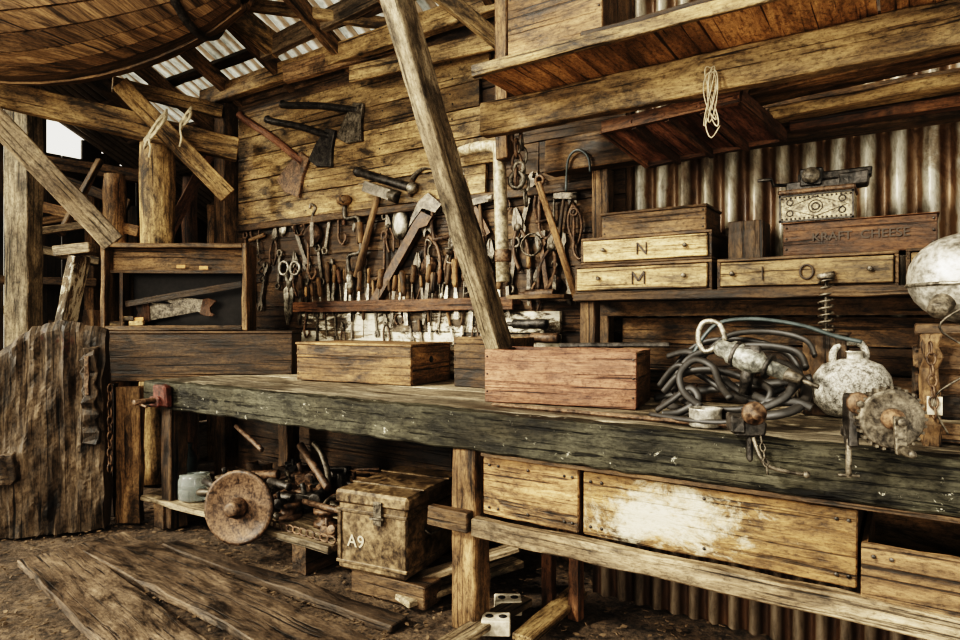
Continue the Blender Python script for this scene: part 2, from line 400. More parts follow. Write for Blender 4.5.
# ================= SHELF WITH LETTERED DRAWERS
XL=PY(574,300,2.68).x
e=thing('wall_shelf','dark plank shelf carrying the lettered drawers','shelf',T(-.4,2.9,1.26))
mk('shelf_board',MB().bb(XL,1.0,2.66,WY,1.285,1.322,16,.003),W_dark,e,bevel=.004)
mk('shelf_post',MB().bb(XL+.02,XL+.09,2.70,2.77,BZ,1.285,3,.002),W_mid,e,bevel=.004)
mk('shelf_bracket',MB().bb(XL+.02,1.0,2.9,2.95,1.22,1.285,3,.002),W_mid,e)
mb=MB(); z=BZ+.01
for h in (.12,.11,.13): mb.bb(-1.18,1.2,WY-.045,WY-.01,z,z+h-.008,12,.004); z+=h
mk('wall_boarding',mb,W_mid,label='rough dark horizontal boards behind the bench',cat='boards')
def unit(x0,x1,z0,z1,letters,lab,Y=2.70,knobs=(.2,.82)):
    W=x1-x0;h=z1-z0;D=.36; e=thing('drawer_unit',lab,'drawers',T(x0,Y,z0))
    b=MB().bb(0,W,.0,D,0,.010).bb(0,W,0,D,h-.012,h).bb(0,.014,0,D,.01,h-.012).bb(W-.014,W,0,D,.01,h-.012).bb(0,W,D-.01,D,.01,h-.012)
    mk('body',b,W_dark,e,I,bevel=.002)
    d=mk('drawer',MB().bb(.016,W-.016,-.012,.02,.012,h-.016,6,.0015).bb(.02,W-.02,.02,D-.03,.012,h*.6),W_gold,e,I,bevel=.003)
    for k in knobs:
        mk('knob',MB().lathe([(.004,0),(.004,.006),(.009,.009),(.010,.015),(.006,.019)],12,T(W*k,-.010,h*.5)@RX(90)),M_iron,d,I)
    for ch,k in letters: letter(ch,h*.42,d,T(W*k,-.0155,h*.48))
    return e
xn0=PY(581,250,2.70).x; xn1=PY(712,250,2.70).x; xm0=PY(575,280,2.70).x; xi0=PY(717,270,2.70).x; xi1=PY(899,270,2.70).x
unit(xn0,xn1,1.452,1.572,[('N',.5)],'worn golden drawer marked with letter N and round knobs')
unit(xm0,xn1,1.322,1.450,[('M',.5)],'worn golden drawer marked with letter M and round knobs')
unit(xi0,xi1,1.322,1.447,[('I',.28),('O',.53)],'wide golden drawer marked with letters I and O',knobs=(.1,.86))
unit(xi1+.02,.75,1.322,1.452,[],'dark wooden drawer at the end of the plank shelf',knobs=(.3,))
A=PY(602,238,2.76)
crate('wooden_box','brown shallow wooden box resting on the lettered drawer','box',T(A.x,2.76,1.573),PY(706,230,2.76).x-A.x,.25,.105,W_mid,lid=.012)
crate('wooden_box','small dark upright wooden box on the wide drawer','box',T(PY(728,250,2.76).x,2.76,1.448),PY(763,250,2.76).x-PY(728,250,2.76).x,.16,.155,W_dark)
xq=PY(783,240,2.74).x; xr=PY(938,240,2.74).x
e=crate('cheese_box','long reddish wooden cheese box with branded lettering','box',T(xq,2.74,1.449),xr-xq,.2,.125,W_rust,lid=.004)
text('KRAFT  CHEESE',.045,M_paint,e,T((xr-xq)*.52,-.0025,.065))
xt=PY(779,210,2.75).x; wt=PY(854,210,2.75).x-xt
e=thing('decorated_tin','square ornate patterned tin chest with dark embossed border','tin',T(xt,2.75,1.580))
mk('tin_body',MB().bb(0,wt,0,.17,0,.110),M_brass,e,I,bevel=.006)
mb=MB()
for z in (.002,.100): mb.bb(-.001,wt+.001,-.0035,.001,z,z+.007)
for x in (.0,wt-.007): mb.bb(x,x+.007,-.0035,.001,0,.110)
mb.tube([(wt*.08,-.001,.056),(wt/2,-.001,.094),(wt*.92,-.001,.056),(wt/2,-.001,.018)],.0020,5,True)
for i in range(16):
    for z in (.014,.094): mb.lathe([(.004,0),(.004,.0015)],6,T(wt*(i+.7)/16.4,-.001,z)@RX(90))
for x in (.15,.85):
    for z in (.035,.078): mb.ring((wt*x,-.001,z),.011,.0026,12,5)
mb.ring((wt/2,-.001,.056),.013,.003,14,5); mb.ring((wt/2,-.001,.056),.024,.0018,14,5)
mk('tin_pattern',mb,M_black,e,I)
mk('tin_lid',MB().bb(-.005,wt+.005,-.005,.175,.110,.128),M_rust,e,I,bevel=.005)
e=thing('iron_mechanism','dark iron crank mechanism lying on top of the tin','tool',T(xt+.0,2.78,1.709))
mk('base',MB().bb(.02,.24,0,.10,0,.035,3,.003).bb(.06,.31,.01,.09,.035,.065,3,.004).bb(.07,.15,-.008,.03,.01,.08,1,.003).bb(.2,.3,.0,.1,.0,.05,2,.004),M_black,e,I,bevel=.005)
mk('crank',MB().tube([(.02,.03,.03),(-.03,.03,.035),(-.03,-.02,.05),(-.08,-.02,.05)],.007),M_black,e,I)
mk('gear',MB().lathe([(.03,0),(.033,.004),(.03,.014)],16,T(.11,-.008,.05)@RX(90)),M_iron,e,I)
# ================= OVERHEAD RIGHT
x0=PY(483,120,2.45).x
timber('overhead_beam','massive long golden beam above the bench','beam',(x0,2.45,2.11),(1.2,2.45,2.11),.06,.145,W_gold,seg=30,jit=.004)
mb=MB(); xs=-1.44
for L in (.42,.45,.5,.5,.5): mb.bb(xs,xs+L-.008,2.15,2.72,2.187,2.207,3,.002); xs+=L
e=thing('overhead_shelf','overhead plank shelf of brown panels fixed above the beam','shelf',T(-.5,2.4,2.18))
mk('shelf_panel',mb,W_under,e,bevel=.002)
mk('front_lip',MB().bb(-1.46,1.0,2.125,2.15,2.18,2.225,14,.003),W_gold,e,bevel=.003)
timber('purlin_beam','dark beam across the top of the corrugated wall','beam',(-1.55,2.98,2.04),(1.1,2.98,2.04),.12,.17,W_mid)
timber('stored_plank','stored rough plank lying beneath the overhead beam','plank',PY(752,98,2.75),PY(1010,40,2.75),.16,.03,W_box)
timber('stored_plank','pale stored plank lying beneath the overhead beam','plank',PY(770,116,2.78),PY(1010,72,2.78),.10,.045,W_gold)
timber('stored_plank','dark stored plank lying against the corrugated iron','plank',PY(790,128,2.85),PY(1010,95,2.85),.08,.04,W_rust)
P=[PY(603,128,2.52),PY(740,96,2.52),PY(785,136,2.84),PY(648,163,2.84)]
e=thing('slatted_rack','dark brown slatted rack of boards under the beam','rack',Matrix.Translation(P[0]))
mb=MB()
for i in range(4):
    a0=lerp(P[0],P[1],i/4+.005); a1=lerp(P[0],P[1],(i+1)/4-.005); b0=lerp(P[3],P[2],i/4+.005); b1=lerp(P[3],P[2],(i+1)/4-.005)
    mb.beam((a0+a1)/2,(b0+b1)/2,(a1-a0).length,.016,2,.002)
mk('slat_panel',mb,W_red,e)
mb=MB().beam(P[0],P[1],.03,.05,3,.002).beam(P[3],P[2],.03,.04,3,.002).beam(P[0],P[3],.02,.05,2,.001).beam(P[1],P[2],.02,.05,2,.001)
for k in (.25,.5,.75): mb.beam(lerp(P[0],P[1],k)+V((0,0,-.02)),lerp(P[3],P[2],k)+V((0,0,-.02)),.02,.03)
mk('rack_frame',mb,W_rust,e)
crate('weathered_crate','weathered grey-brown crate stored on the overhead shelf','crate',T(PY(508,40,2.3).x,2.3,2.208),.42,.35,.38,W_mid,lid=.02)
timber('stored_plank','stored rusty plank on the overhead shelf','plank',(-1.0,2.22,2.234),(.9,2.22,2.234),.12,.05,W_dark)
timber('stored_plank','stored dark plank on the overhead shelf','plank',(-.95,2.5,2.29),(.9,2.5,2.29),.05,.16,W_dark)
timber('upright_post','dark upright post behind the overhead shelf','post',PY(505,150,2.66)+V((0,0,-.05)),PY(503,-60,2.66),.07,.07,W_mid,up=(0,1,0))
A=PY(511,391,2.78); A.z=BZ+.01; B=PY(397,0,2.0); B2=B+(B-A)*.18
timber('leaning_prop','pale squared timber prop leaning up from bench to roof','post',A,B2,.085,.128,W_grey,up=(A-B).cross(V((1,0,0))),seg=24,jit=.003)
# ================= LEFT STRUCTURE
def lt(name,lab,cat,a,b,w,h,mat,**k): return timber(name,lab,cat,PD(*a),PD(*b),w,h,mat,**k)
lt('cross_beam','weathered horizontal beam tied with rope below the barrel','beam',(-60,80,4.0),(238,150,4.75),.08,.17,W_gold,jit=.006)
lt('brace','long diagonal timber brace crossing the posts','brace',(-25,98,3.8),(114,243,4.1),.06,.14,W_rail,jit=.004)
lt('brace','diagonal brown timber brace roped to the beam','brace',(120,84,4.32),(228,196,4.6),.06,.12,W_gold,jit=.004)
lt('cross_beam','short tan timber fixed beside the end post','beam',(112,84,4.5),(222,112,4.9),.06,.10,W_gold)
lt('brace','thin dark brace in the unlit shed bay','brace',(165,240,5.2),(212,150,5.4),.05,.09,W_rust)
lt('brace','brown slanted rail crossing the shed bay','brace',(35,170,5.6),(130,205,5.7),.05,.09,W_mid)
lt('brace','thin pale rail in the unlit shed bay','brace',(36,232,5.0),(105,222,5.2),.05,.06,W_rail)
lt('brace','dark leaning pole in the unlit shed bay','brace',(60,235,5.1),(100,160,5.5),.05,.05,W_mid)
lt('cross_beam','dark high beam behind the posts of the shed bay','beam',(30,160,5.9),(150,178,6.0),.08,.12,W_mid)
lt('cross_beam','dusty timber hung low in the shed bay','beam',(36,205,5.3),(140,232,5.3),.06,.09,W_box)
def vpost(name,lab,px,py,t,w,z1,mat,z0=-.02):
    p=PD(px,py,t); return timber(name,lab,'post',(p.x,p.y,z0),(p.x,p.y,z1),w,w,mat,up=(sn,-cs,0),jit=.005)
vpost('upright_post','squared pale worn upright post in the shed bay',24,300,4.7,.17,2.95,W_grey)
vpost('upright_post','narrow dark upright post in the shed bay',215,300,5.6,.1,2.2,W_mid)
vpost('upright_post','thin dark upright post in the shed bay',92,300,6.0,.1,2.4,W_mid)
vpost('upright_post','slim dark upright post near the far shed wall',135,300,6.2,.09,2.3,W_dark)
def logpost(px,t,r,z1,lab,mat):
    p=PD(px,300,t); P=[(p.x+R(-.02,.02),p.y,z1*i/8) for i in range(9)]
    mk('log_post',MB().tube(smooth(P,2),[r*R(.9,1.1) for _ in range(17)],12),mat,label=lab,cat='post')
logpost(157,4.75,.125,2.50,'thick round log post lashed with rope',W_gold)
logpost(114,5.3,.085,2.4,'slim round log post in the shed bay',W_box)
logpost(190,5.4,.06,2.4,'reddish round pole in the shed bay',W_rust)
lt('roof_timber','rough roof timber hanging under the skylight sheets','beam',(205,-10,3.75),(276,48,4.3),.07,.16,W_gold)
lt('roof_timber','pale roof strut under the skylight sheets','beam',(262,52,4.3),(425,-28,3.7),.06,.12,W_rail)
lt('roof_timber','long thin rafter pole under the skylight','beam',(230,2,4.0),(400,26,4.0),.05,.07,W_gold)
lt('roof_timber','short brown strut beside the leaning prop','beam',(425,-18,3.3),(512,52,3.35),.05,.08,W_gold)
lt('roof_timber','dark crossed roof timber above the axe panel','beam',(285,75,4.35),(480,20,3.9),.05,.12,W_mid)
lt('roof_timber','tan roof board above the axe panel','beam',(350,75,4.0),(505,38,3.5),.03,.10,W_gold)
A=PD(-190,-32,3.6); B=PD(236,-50,3.55); L=(B-A).length
e=thing('wooden_barrel','huge dark staved wooden barrel stored in the rafters','barrel',frame(A,B-A)@RY(90))
mb=MB(); nst=36
for i in range(nst):
    a0=2*math.pi*(i+.05)/nst; a1=2*math.pi*(i+.95)/nst; vs=[];gs=[];fs=[]; jr=R(-.007,.007)
    for k in range(15):
        t=k/14; r=.30+.36*math.sin(math.pi*min(1,max(0,t)))**.8+jr
        for a,rr in ((a0,r),(a1,r),(a1,r-.03),(a0,r-.03)): vs.append((rr*math.cos(a),rr*math.sin(a),t*L)); gs.append((t*L,a*r,rr-r))
    for k in range(14):
        for j in range(4): fs.append([k*4+j,k*4+(j+1)%4,k*4+4+(j+1)%4,k*4+4+j])
    fs+= [[3,2,1,0],[56,57,58,59]]
    mb.add(vs,fs,gs,False)
mk('staves',mb,W_mid,e,I)
for z in (.05,L-.08): mk('barrel_head',MB().lathe([(.28,z),(.28,z+.03)],30),W_dark,e,I)
for t in (.12,.9):
    r=.30+.36*math.sin(math.pi*t)**.8+.006; mk('hoop',MB().lathe([(r+.002,t*L-.02),(r+.008,t*L-.02),(r+.008,t*L+.02),(r+.002,t*L+.02)],40),M_black,e,I)
def ropewrap(px,py,t,r,lab):
    c=PD(px,py,t); P=[]
    for i in range(44):
        a=i*.62; P.append(c+V((r*math.cos(a),r*.6*math.sin(a)-.03,r*1.1*math.sin(a+.6)+.03*math.sin(i*.9))))
    P+= [c+V((.02,-.08,-.06)),c+V((.05,-.09,-.14)),c+V((.03,-.09,-.2))]
    mk('rope',MB().tube(smooth(P,2),.007,6),M_rope,label=lab,cat='rope')
ropewrap(160,130,4.15,.09,'pale rope lashing knotted around the log post')
ropewrap(190,120,4.2,.045,'frayed rope end tied to the diagonal brace')
timber('leaning_board','white-painted board leaning beside the tool cabinet','board',PD(60,352,4.3),PD(80,256,4.25),.05,.17,W_white,up=(sn,-cs,0))
timber('wood_block','small weathered block on top of the leaning board','block',PD(58,252,4.22),PD(94,248,4.22),.12,.07,W_grey)
for i,(a,b) in enumerate([((40,250),(100,262)),((0,280),(100,283)),((30,225),(110,212)),((60,200),(125,228)),((0,310),(95,300))]):
    timber('stored_timber','dark rough timber stacked in the shed bay','timber',PD(*a,5.4+.35*i),PD(*b,5.6+.35*i),.2,.07,[W_grey,W_mid,W_mid,W_rail,W_mid][i],group='stacked bay timbers')
e=thing('bay_table','low dark plank table in the unlit shed bay','table',T(-5.3,2.6,0))
mk('table_top',MB().bb(-6.3,-5.0,2.3,3.3,.95,1.0,4,.003),W_dark,e)
for x in (-6.2,-5.1):
    for y in (2.35,3.2): mk('leg',MB().bb(x-.04,x+.04,y-.04,y+.04,0,.95),W_dark,e)
for i in range(6):
    crate('storage_box','dusty dark wooden box on the bay table','box',T(-6.25+i*.2,2.45+R(0,.3),1.003),.17,.22,R(.1,.35),random.choice([W_dark,W_mid,W_rust]),group='dusty bay boxes')
# cart slab
A=PD(-45,528,3.45); B=PD(104,520,3.66); A.z=B.z=0; W=(B-A).length; Mf=fr2(A,B)
e=thing('cart_body','heavy rough rotted wooden cart slab with worn rounded top','cart',Mf)
pts=lambda x: 1.19-.46*max(0,(.66*W-x)/(.66*W))**2.0-.05*max(0,(x-.75*W)/(.25*W))**2+.016*noise.noise(V((x*9,0,5)))
mb=MB(); nz=44; nx=34; vs=[];gs=[];fs=[]
xsn=[lerp(0,W,j/(nx-1)) for j in range(nx)]
for side,yb in ((0,0),(1,.15)):
    for r_ in range(nz+1):
        for x in xsn:
            z=pts(x)*r_/nz; dy=.040*noise.noise(V((x*5,z*2.2,side)))+.040*noise.noise(V((x*24,z*3.0,side+3)))+.016*noise.noise(V((x*60,z*12,side+6)))
            if r_==nz: dy+=.045*(1-2*side)
            if r_==nz-1: dy+=.015*(1-2*side)
            edge=.016*noise.noise(V((x+side,z*7,1))) if x in (0,W) else 0
            vs.append((x+edge,yb+dy,z+(.012*noise.noise(V((x*30,9,0))) if r_ else 0))); gs.append((z,x,yb))
m=nx*(nz+1)
for r_ in range(nz):
    for j in range(nx-1):
        a=r_*nx+j; fs.append([a,a+1,a+nx+1,a+nx]); fs.append([m+a,m+a+nx,m+a+nx+1,m+a+1])
    a=r_*nx; fs.append([a,a+nx,m+a+nx,m+a]); a=r_*nx+nx-1; fs.append([a,m+a,m+a+nx,a+nx])
for j in range(nx-1):
    a=nz*nx+j; fs.append([a,a+1,m+a+1,m+a]); fs.append([j+1,j,m+j,m+j+1])
mb.add(vs,fs,gs,False); mb.r=[.45]*len(mb.r)
mk('plank_body',mb,W_cart,e,I)
mk('edge_strip',MB().bb(W*.86,W*.97,-.06,-.005,.50,1.04,16,.014),W_cart,e,I,bevel=.005)
mk('iron_strap',MB().bb(W*.89,W*.92,-.082,-.062,.78,1.00,4,.005),M_rust,e,I,bevel=.003)
mk('batten',MB().bb(W*.02,W*.50,-.065,-.02,.26,.42,12,.016,RY(-10)),W_cart,e,I,bevel=.005)
def spt(px,t,w,z1,mat,lab,th=.05):
    p=PD(px,400,t); return timber('support_board',lab,'post',(p.x,p.y,-.01),(p.x,p.y,z1),th,w,mat,up=(cs,sn,0),jit=.007)
spt(130,3.82,.15,.80,W_mid,'wide weathered upright supporting the drawer box')
spt(108,3.98,.10,.80,W_dark,'narrow upright supporting the drawer box')
timber('support_board','dark crosspiece carrying the drawer box','beam',PD(104,378,3.98),(-3.6,2.6,.825),.08,.04,W_dark)
def chain(A,B,name,lab,mat=M_rust,s=.022,sag=0):
    A=V(A);B=V(B);L=(B-A).length; n=max(3,int(L/(s*1.45))); mb=MB()
    for i in range(n):
        t=(i+.5)/n; c=lerp(A,B,t)+V((0,0,-sag*4*t*(1-t))); d=(B-A)
        M=frame(c,d,(0,1,0) if i%2 else (1,.3,0)); P=[(s*.95*math.cos(a),s*.55*math.sin(a),0) for a in [2*math.pi*k/12 for k in range(12)]]
        mb.tube(P,s*.17,5,True,M)
    return mk(name,mb,mat,label=lab,cat='chain')
chain(PD(110,385,3.66),PD(110,472,3.66),'chain','rusty chain hanging beside the cart slab',s=.03)
A=PD(100,375,4.05); B=PD(292,373,4.10); A.z=B.z=.852; W=(Vector((B.x-A.x,B.y-A.y,0))).length; Mf=fr2(A,B)
crate('drawer_box','long dark-stained wooden drawer box at bench end','box',Mf,W,.26,.262,W_dark,t=.02,lid=.016)
Wc=W*.765; hc=.56; zb=.281; Mc=Mf@T(-.01,.02,zb); D=.2; t=.03
e=thing('tool_cabinet','open wooden tool cabinet with dark inside holding old saws','cabinet',Mc)
mk('cabinet_frame',MB().bb(0,t,0,D,0,hc,6,.003).bb(Wc-t,Wc,0,D,0,hc,6,.003).bb(t,Wc-t,0,D,0,t,6,.003).bb(t,Wc-t,0,D,hc-t,hc,6,.003),W_mid,e,I,bevel=.004)
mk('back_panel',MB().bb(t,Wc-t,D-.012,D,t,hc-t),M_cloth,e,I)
mk('inner_board',MB().bb(t,Wc-t,.10,.115,hc-.17,hc-t,4,.001),W_mid,e,I,bevel=.002)
mk('inner_ledge',MB().bb(t,Wc-t,.06,.12,hc-.19,hc-.17,4,.001),W_mid,e,I)
mk('side_strip',MB().bb(.1,.12,.04,D-.02,t,hc-.19),W_mid,e,I)
mk('slanted_board',MB().beam((.13,.06,.17),(Wc-t-.02,.06,.30),.012,.04,4,.002),W_vdark,e,I)
def saw(M,s,lab):
    e=thing('hand_saw',lab,'saw',M@S(s))
    mk('blade',MB().prism([(0,0),(.42,.05),(.42,.075)]+[(0,.12)],0,.003),M_iron,e,I)
    mk('handle',MB().prism([(-.1,-.01),(-.02,-.02),(.02,0),(.02,.13),(-.02,.14),(-.09,.13),(-.11,.11),(-.07,.10),(-.055,.06),(-.08,.02)],-.01,.014),W_rust,e,I,bevel=.003)
saw(Mc@T(.24,.12,.06)@RY(-4),1,'old hand saw with dull worn steel blade in the cabinet')
saw(Mc@T(.62,.10,.20)@RY(192),.75,'small hand saw hanging inside the cabinet')
for x,z in ((.22,.06),(.48,.415),(.62,.415)): mk('paper_tag',MB().box((x,.055,z),(.055,.004,.022)),M_tag,M=Mc@RY(R(-4,4)),label='small orange paper tag inside the tool cabinet',cat='tag',group='cabinet paper tags')
for i in range(3):
    mk('wood_offcut',MB().box((0,0,0),(.09,.03,.03),1,.003),W_gold,M=Mc@T(.08+.06*i,.06,.047+.03*(i%2)),label='small wooden offcut lying in the cabinet',cat='block',group='cabinet offcuts',bevel=.002)
c=PY(163,396,1.96)
e=thing('leg_vise','small red-brown iron vise at the bench end','vise',Matrix.Translation(c))
mk('jaw',MB().box(c,(.12,.05,.12),2,.006).box(c+V((-.02,-.03,-.03)),(.09,.04,.06),1,.004),M_redm,e,bevel=.01)
mk('screw',MB().cyl(c+V((0,-.02,-.02)),c+V((0,-.16,-.02)),.016),M_rust,e)
mk('handle',MB().cyl(c+V((-.07,-.13,-.02)),c+V((.07,-.13,-.04)),.007),M_rust,e)
# ================= BOXES ON BENCH
A=V((-2.957,2.51,BZ+.003)); B=V((-2.17,2.60,BZ+.003)); W=(B-A).length
e=crate('wooden_box','golden wooden box with closed lid and finger hole','box',fr2(A,B),W,.42,.205,W_box,t=.018,lid=.014)
mk('finger_hole',MB().lathe([(.018,0),(.018,.003)],16,T(W+.001,.2,.13)@RY(90)),M_cloth,e,I)
mk('corner_strip',MB().bb(.0,W,-.004,0,.150,.156),W_dark,e,I)
A=V((-1.50,2.285,BZ+.003)); B=V((-.870,2.395,BZ+.003)); W=(B-A).length
e=crate('wooden_box','open reddish-brown wooden box at the foot of the prop','box',fr2(A,B),W,.34,.222,W_red,t=.018,bm=W_mid)
crate('wooden_box','dusty open box tucked behind the golden box','box',T(-1.98,2.72,BZ+.002),.36,.22,.26,W_mid,t=.016)
timber('metal_bar','long thin steel bar lying on the bench','bar',PZ(492,404,BZ+.012),PZ(730,426,BZ+.012),.018,.014,M_rust,jit=0)
timber('metal_bar','dark flat bar across the open box','bar',V((-1.25,2.50,BZ+.24)),V((-.80,2.60,BZ+.25)),.05,.02,M_black,jit=.001)
# ================= WALL TOOLS
def P_hammer(): return [('handle',MB().cyl((0,-.02,-.17),(0,-.02,.11),.013,.010),random.choice([W_mid,W_dark])),('head',MB().box((0,-.02,.12),(.12,.032,.034)).cyl((.05,-.02,.12),(.085,-.02,.12),.019,.021),M_iron)]
def P_spanner():
    jaw=lambda s,z:[( -.012,z),(-.03,z+s*.03),(-.028,z+s*.06),(-.010,z+s*.075),(-.008,z+s*.04),(.010,z+s*.04),(.012,z+s*.078),(.030,z+s*.055),(.028,z+s*.02),(.012,z)]
    return [('body',MB().prism(jaw(1,.1),-.014,-.004).prism(jaw(-1,-.1),-.014,-.004).bb(-.012,.012,-.013,-.005,-.1,.1),M_iron)]
def P_ring():
    return [('body',MB().bb(-.011,.011,-.013,-.005,-.09,.09).ring((0,-.01,.115),.022,.009).ring((0,-.01,-.115),.020,.008),M_iron)]
def P_pliers():
    return [('handle',MB().tube(smooth([(0,-.01,.01),(-.022,-.01,-.03),(-.03,-.01,-.09),(-.016,-.01,-.15)],4),.0075,6),M_rust),('handle',MB().tube(smooth([(0,-.01,.01),(.022,-.01,-.03),(.03,-.01,-.09),(.016,-.01,-.15)],4),.0075,6),M_rust),
     ('jaw',MB().prism([(-.018,0),(-.022,.03),(-.007,.08),(-.001,.08),(-.001,.02)],-.016,-.004).prism([(.018,0),(.022,.03),(.007,.08),(.001,.08),(.001,.02)],-.016,-.004).lathe([(.015,0),(.015,.006)],12,T(0,-.014,.008)@RX(90)),M_iron)]
def P_chisel():
    return [('handle',MB().lathe([(.010,0),(.015,.02),(.013,.06),(.017,.11),(.012,.125)],12,T(0,-.018,0)),random.choice([W_box,W_mid,W_dark])),('blade',MB().prism([(-.006,.0),(.006,.0),(.012,-.05),(.012,-.14),(-.012,-.14),(-.012,-.05)],-.021,-.016),M_steel)]
def P_driver():
    return [('handle',MB().lathe([(.008,0),(.016,.015),(.014,.05),(.018,.08),(.010,.095)],10,T(0,-.018,0)),random.choice([W_rust,W_box,W_dark])),('shaft',MB().cyl((0,-.018,.005),(0,-.018,-.15),.004),M_iron)]
def P_brace():
    return [('crank',MB().tube(smooth([(0,-.03,-.13),(0,-.03,-.06),(.065,-.03,-.05),(.07,-.03,.03),(.065,-.03,.08),(0,-.03,.09),(0,-.03,.14)],5),.009,7),M_iron),('grip',MB().cyl((.069,-.03,-.02),(.069,-.03,.06),.015),W_mid),('head_knob',MB().lathe([(.012,0),(.03,.012),(.032,.025),(.02,.038)],14,T(0,-.03,.14)),W_mid),('chuck',MB().lathe([(.006,0),(.014,.01),(.016,.05),(.009,.07)],12,T(0,-.03,-.19)),M_steel)]
def P_shears():
    return [('blade',MB().prism([(-.004,.0),(-.03,-.02),(-.02,-.12),(-.002,-.17),(.004,-.05)],-.014,-.010),M_steel),('blade',MB().prism([(.004,.0),(.03,-.02),(.02,-.12),(.002,-.17),(-.004,-.05)],-.009,-.005),M_steel),
      ('handle',MB().ring((-.035,-.01,.07),.028,.007).tube([(0,-.01,-.01),(-.02,-.01,.045)],.008,6),M_steel),('handle',MB().ring((.035,-.01,.07),.028,.007).tube([(0,-.01,-.01),(.02,-.01,.045)],.008,6),M_steel)]
def P_horseshoe():
    return [('body',MB().tube([(.05*math.sin(a)*(1 if abs(a)<2.2 else .9),-.01,.055*math.cos(a)) for a in [(-2.55+5.1*i/16) for i in range(17)]],.011,6,flat=.6),M_rust)]
def P_pipe():
    return [('handle',MB().prism([(-.014,-.2),(.014,-.2),(.012,.08),(.03,.10),(.03,.13),(-.012,.12),(-.016,.08)],-.022,-.004),M_rust),('jaw',MB().prism([(-.03,.09),(-.02,.06),(-.012,.13),(.034,.145),(.038,.175),(-.02,.175),(-.035,.14)],-.024,-.006),M_iron)]
def P_clamp():
    return [('frame',MB().tube([(.05,-.015,-.07),(-.04,-.015,-.08),(-.055,-.015,0),(-.04,-.015,.08),(.05,-.015,.07)],.011,6),M_rust),('screw',MB().cyl((.05,-.015,-.13),(.05,-.015,.02),.006).cyl((.025,-.015,-.125),(.075,-.015,-.125),.004),M_iron)]
def P_square(): return [('stock',MB().bb(-.012,.012,-.018,-.002,-.12,.02),W_rust),('blade',MB().bb(-.012,.14,-.011,-.008,.02,.05),M_iron)]
def P_file(): return [('blade',MB().prism([(-.010,0),(.010,0),(.012,-.15),(.004,-.2),(-.006,-.2),(-.012,-.15)],-.016,-.010),M_iron),('handle',MB().lathe([(.008,0),(.014,.02),(.012,.07),(.008,.085)],10,T(0,-.014,-.005)),random.choice([W_box,W_dark]))]
def P_auger():
    return [('body',MB().tube([(.010*math.cos(i*.8),-.018+.010*math.sin(i*.8),-.16+i*.006) for i in range(34)],.0045,5).cyl((0,-.018,.03),(0,-.018,.12),.006),M_iron),('handle',MB().cyl((-.07,-.018,.125),(.07,-.018,.125),.013),W_mid)]
def P_pulley():
    return [('sheave',MB().lathe([(.05,0),(.042,.008),(.05,.016)],20,T(0,-.006,0)@RX(90)),M_rust),('hook',MB().tube(smooth([(0,-.02,.05),(0,-.02,.09),(.02,-.02,.12),(-.01,-.02,.14),(-.02,-.02,.12)],4),.006,6).bb(-.012,.012,-.026,0,-.055,.055),M_iron)]
def P_hook():
    return [('body',MB().tube(smooth([(0,-.012,.12),(0,-.012,0),(.0,-.012,-.06),(.03,-.012,-.10),(.06,-.012,-.07),(.055,-.012,-.04)],5),.008,6).ring((0,-.012,.14),.018,.007),M_rust)]
def P_snips():
    return [('handle',MB().tube(smooth([(0,-.01,0),(-.03,-.01,-.05),(-.035,-.01,-.12),(-.01,-.01,-.2)],4),.008,6),M_rust),('handle',MB().tube(smooth([(0,-.01,0),(.03,-.01,-.05),(.035,-.01,-.12),(.01,-.01,-.2)],4),.008,6),M_rust),('blades',MB().prism([(-.02,0),(-.03,.05),(-.004,.12),(0,.03)],-.016,-.008).prism([(.02,0),(.03,.05),(.004,.12),(0,.03)],-.014,-.006),M_iron)]
def P_plate(): return [('body',MB().lathe([(.028,0),(.034,.004),(.034,.010),(.02,.014)],18,T(0,-.002,0)@Matrix.Diagonal((1,1,1.6,1))@RX(90)),M_steel)]
KIND={'hammer':(P_hammer,'hammer','old hammer with wooden handle'),'spanner':(P_spanner,'spanner','double open-ended dark iron spanner'),'ring':(P_ring,'spanner','worn iron ring spanner'),
'pliers':(P_pliers,'pliers','rusty iron pliers with curved handles'),'chisel':(P_chisel,'chisel','wood chisel with turned wooden handle'),'driver':(P_driver,'screwdriver','old screwdriver with turned wooden handle'),
'brace':(P_brace,'hand_brace','iron hand brace drill with wooden knob'),'shears':(P_shears,'shears','pale steel shears with ring handles'),'horseshoe':(P_horseshoe,'horseshoe','rusty iron horseshoe'),
'pipe':(P_pipe,'pipe_wrench','dark rusty long pipe wrench'),'clamp':(P_clamp,'clamp','rusty iron screw clamp'),'square':(P_square,'try_square','try square with dull steel blade'),'file':(P_file,'file','iron file with wooden handle'),
'auger':(P_auger,'auger','hand auger with wooden cross handle'),'pulley':(P_pulley,'pulley','small rusty pulley with iron hook'),'hook':(P_hook,'iron_hook','rusty iron hook with ring end'),'snips':(P_snips,'tin_snips','long rusty tin snips'),'plate':(P_plate,'oval_plate','pale oval metal plate')}
def hang(k,px,py,ang=0,s=1,Y=WY-.012,where=' hanging on the tool wall',grp=None):
    fn,nm,lb=KIND[k]; M=Matrix.Translation(PY(px,py,Y))@RY(ang)@S(s); parts=fn()
    if len(parts)==1:
        return mk(nm,parts[0][1],parts[0][2],M=M,label=lb+where,cat=nm.replace('_',' '),group=grp)
    e=thing(nm,lb+where,nm.replace('_',' '),M,grp)
    for n,mb,mt in parts: mk(n,mb,mt,e,I)
    return e
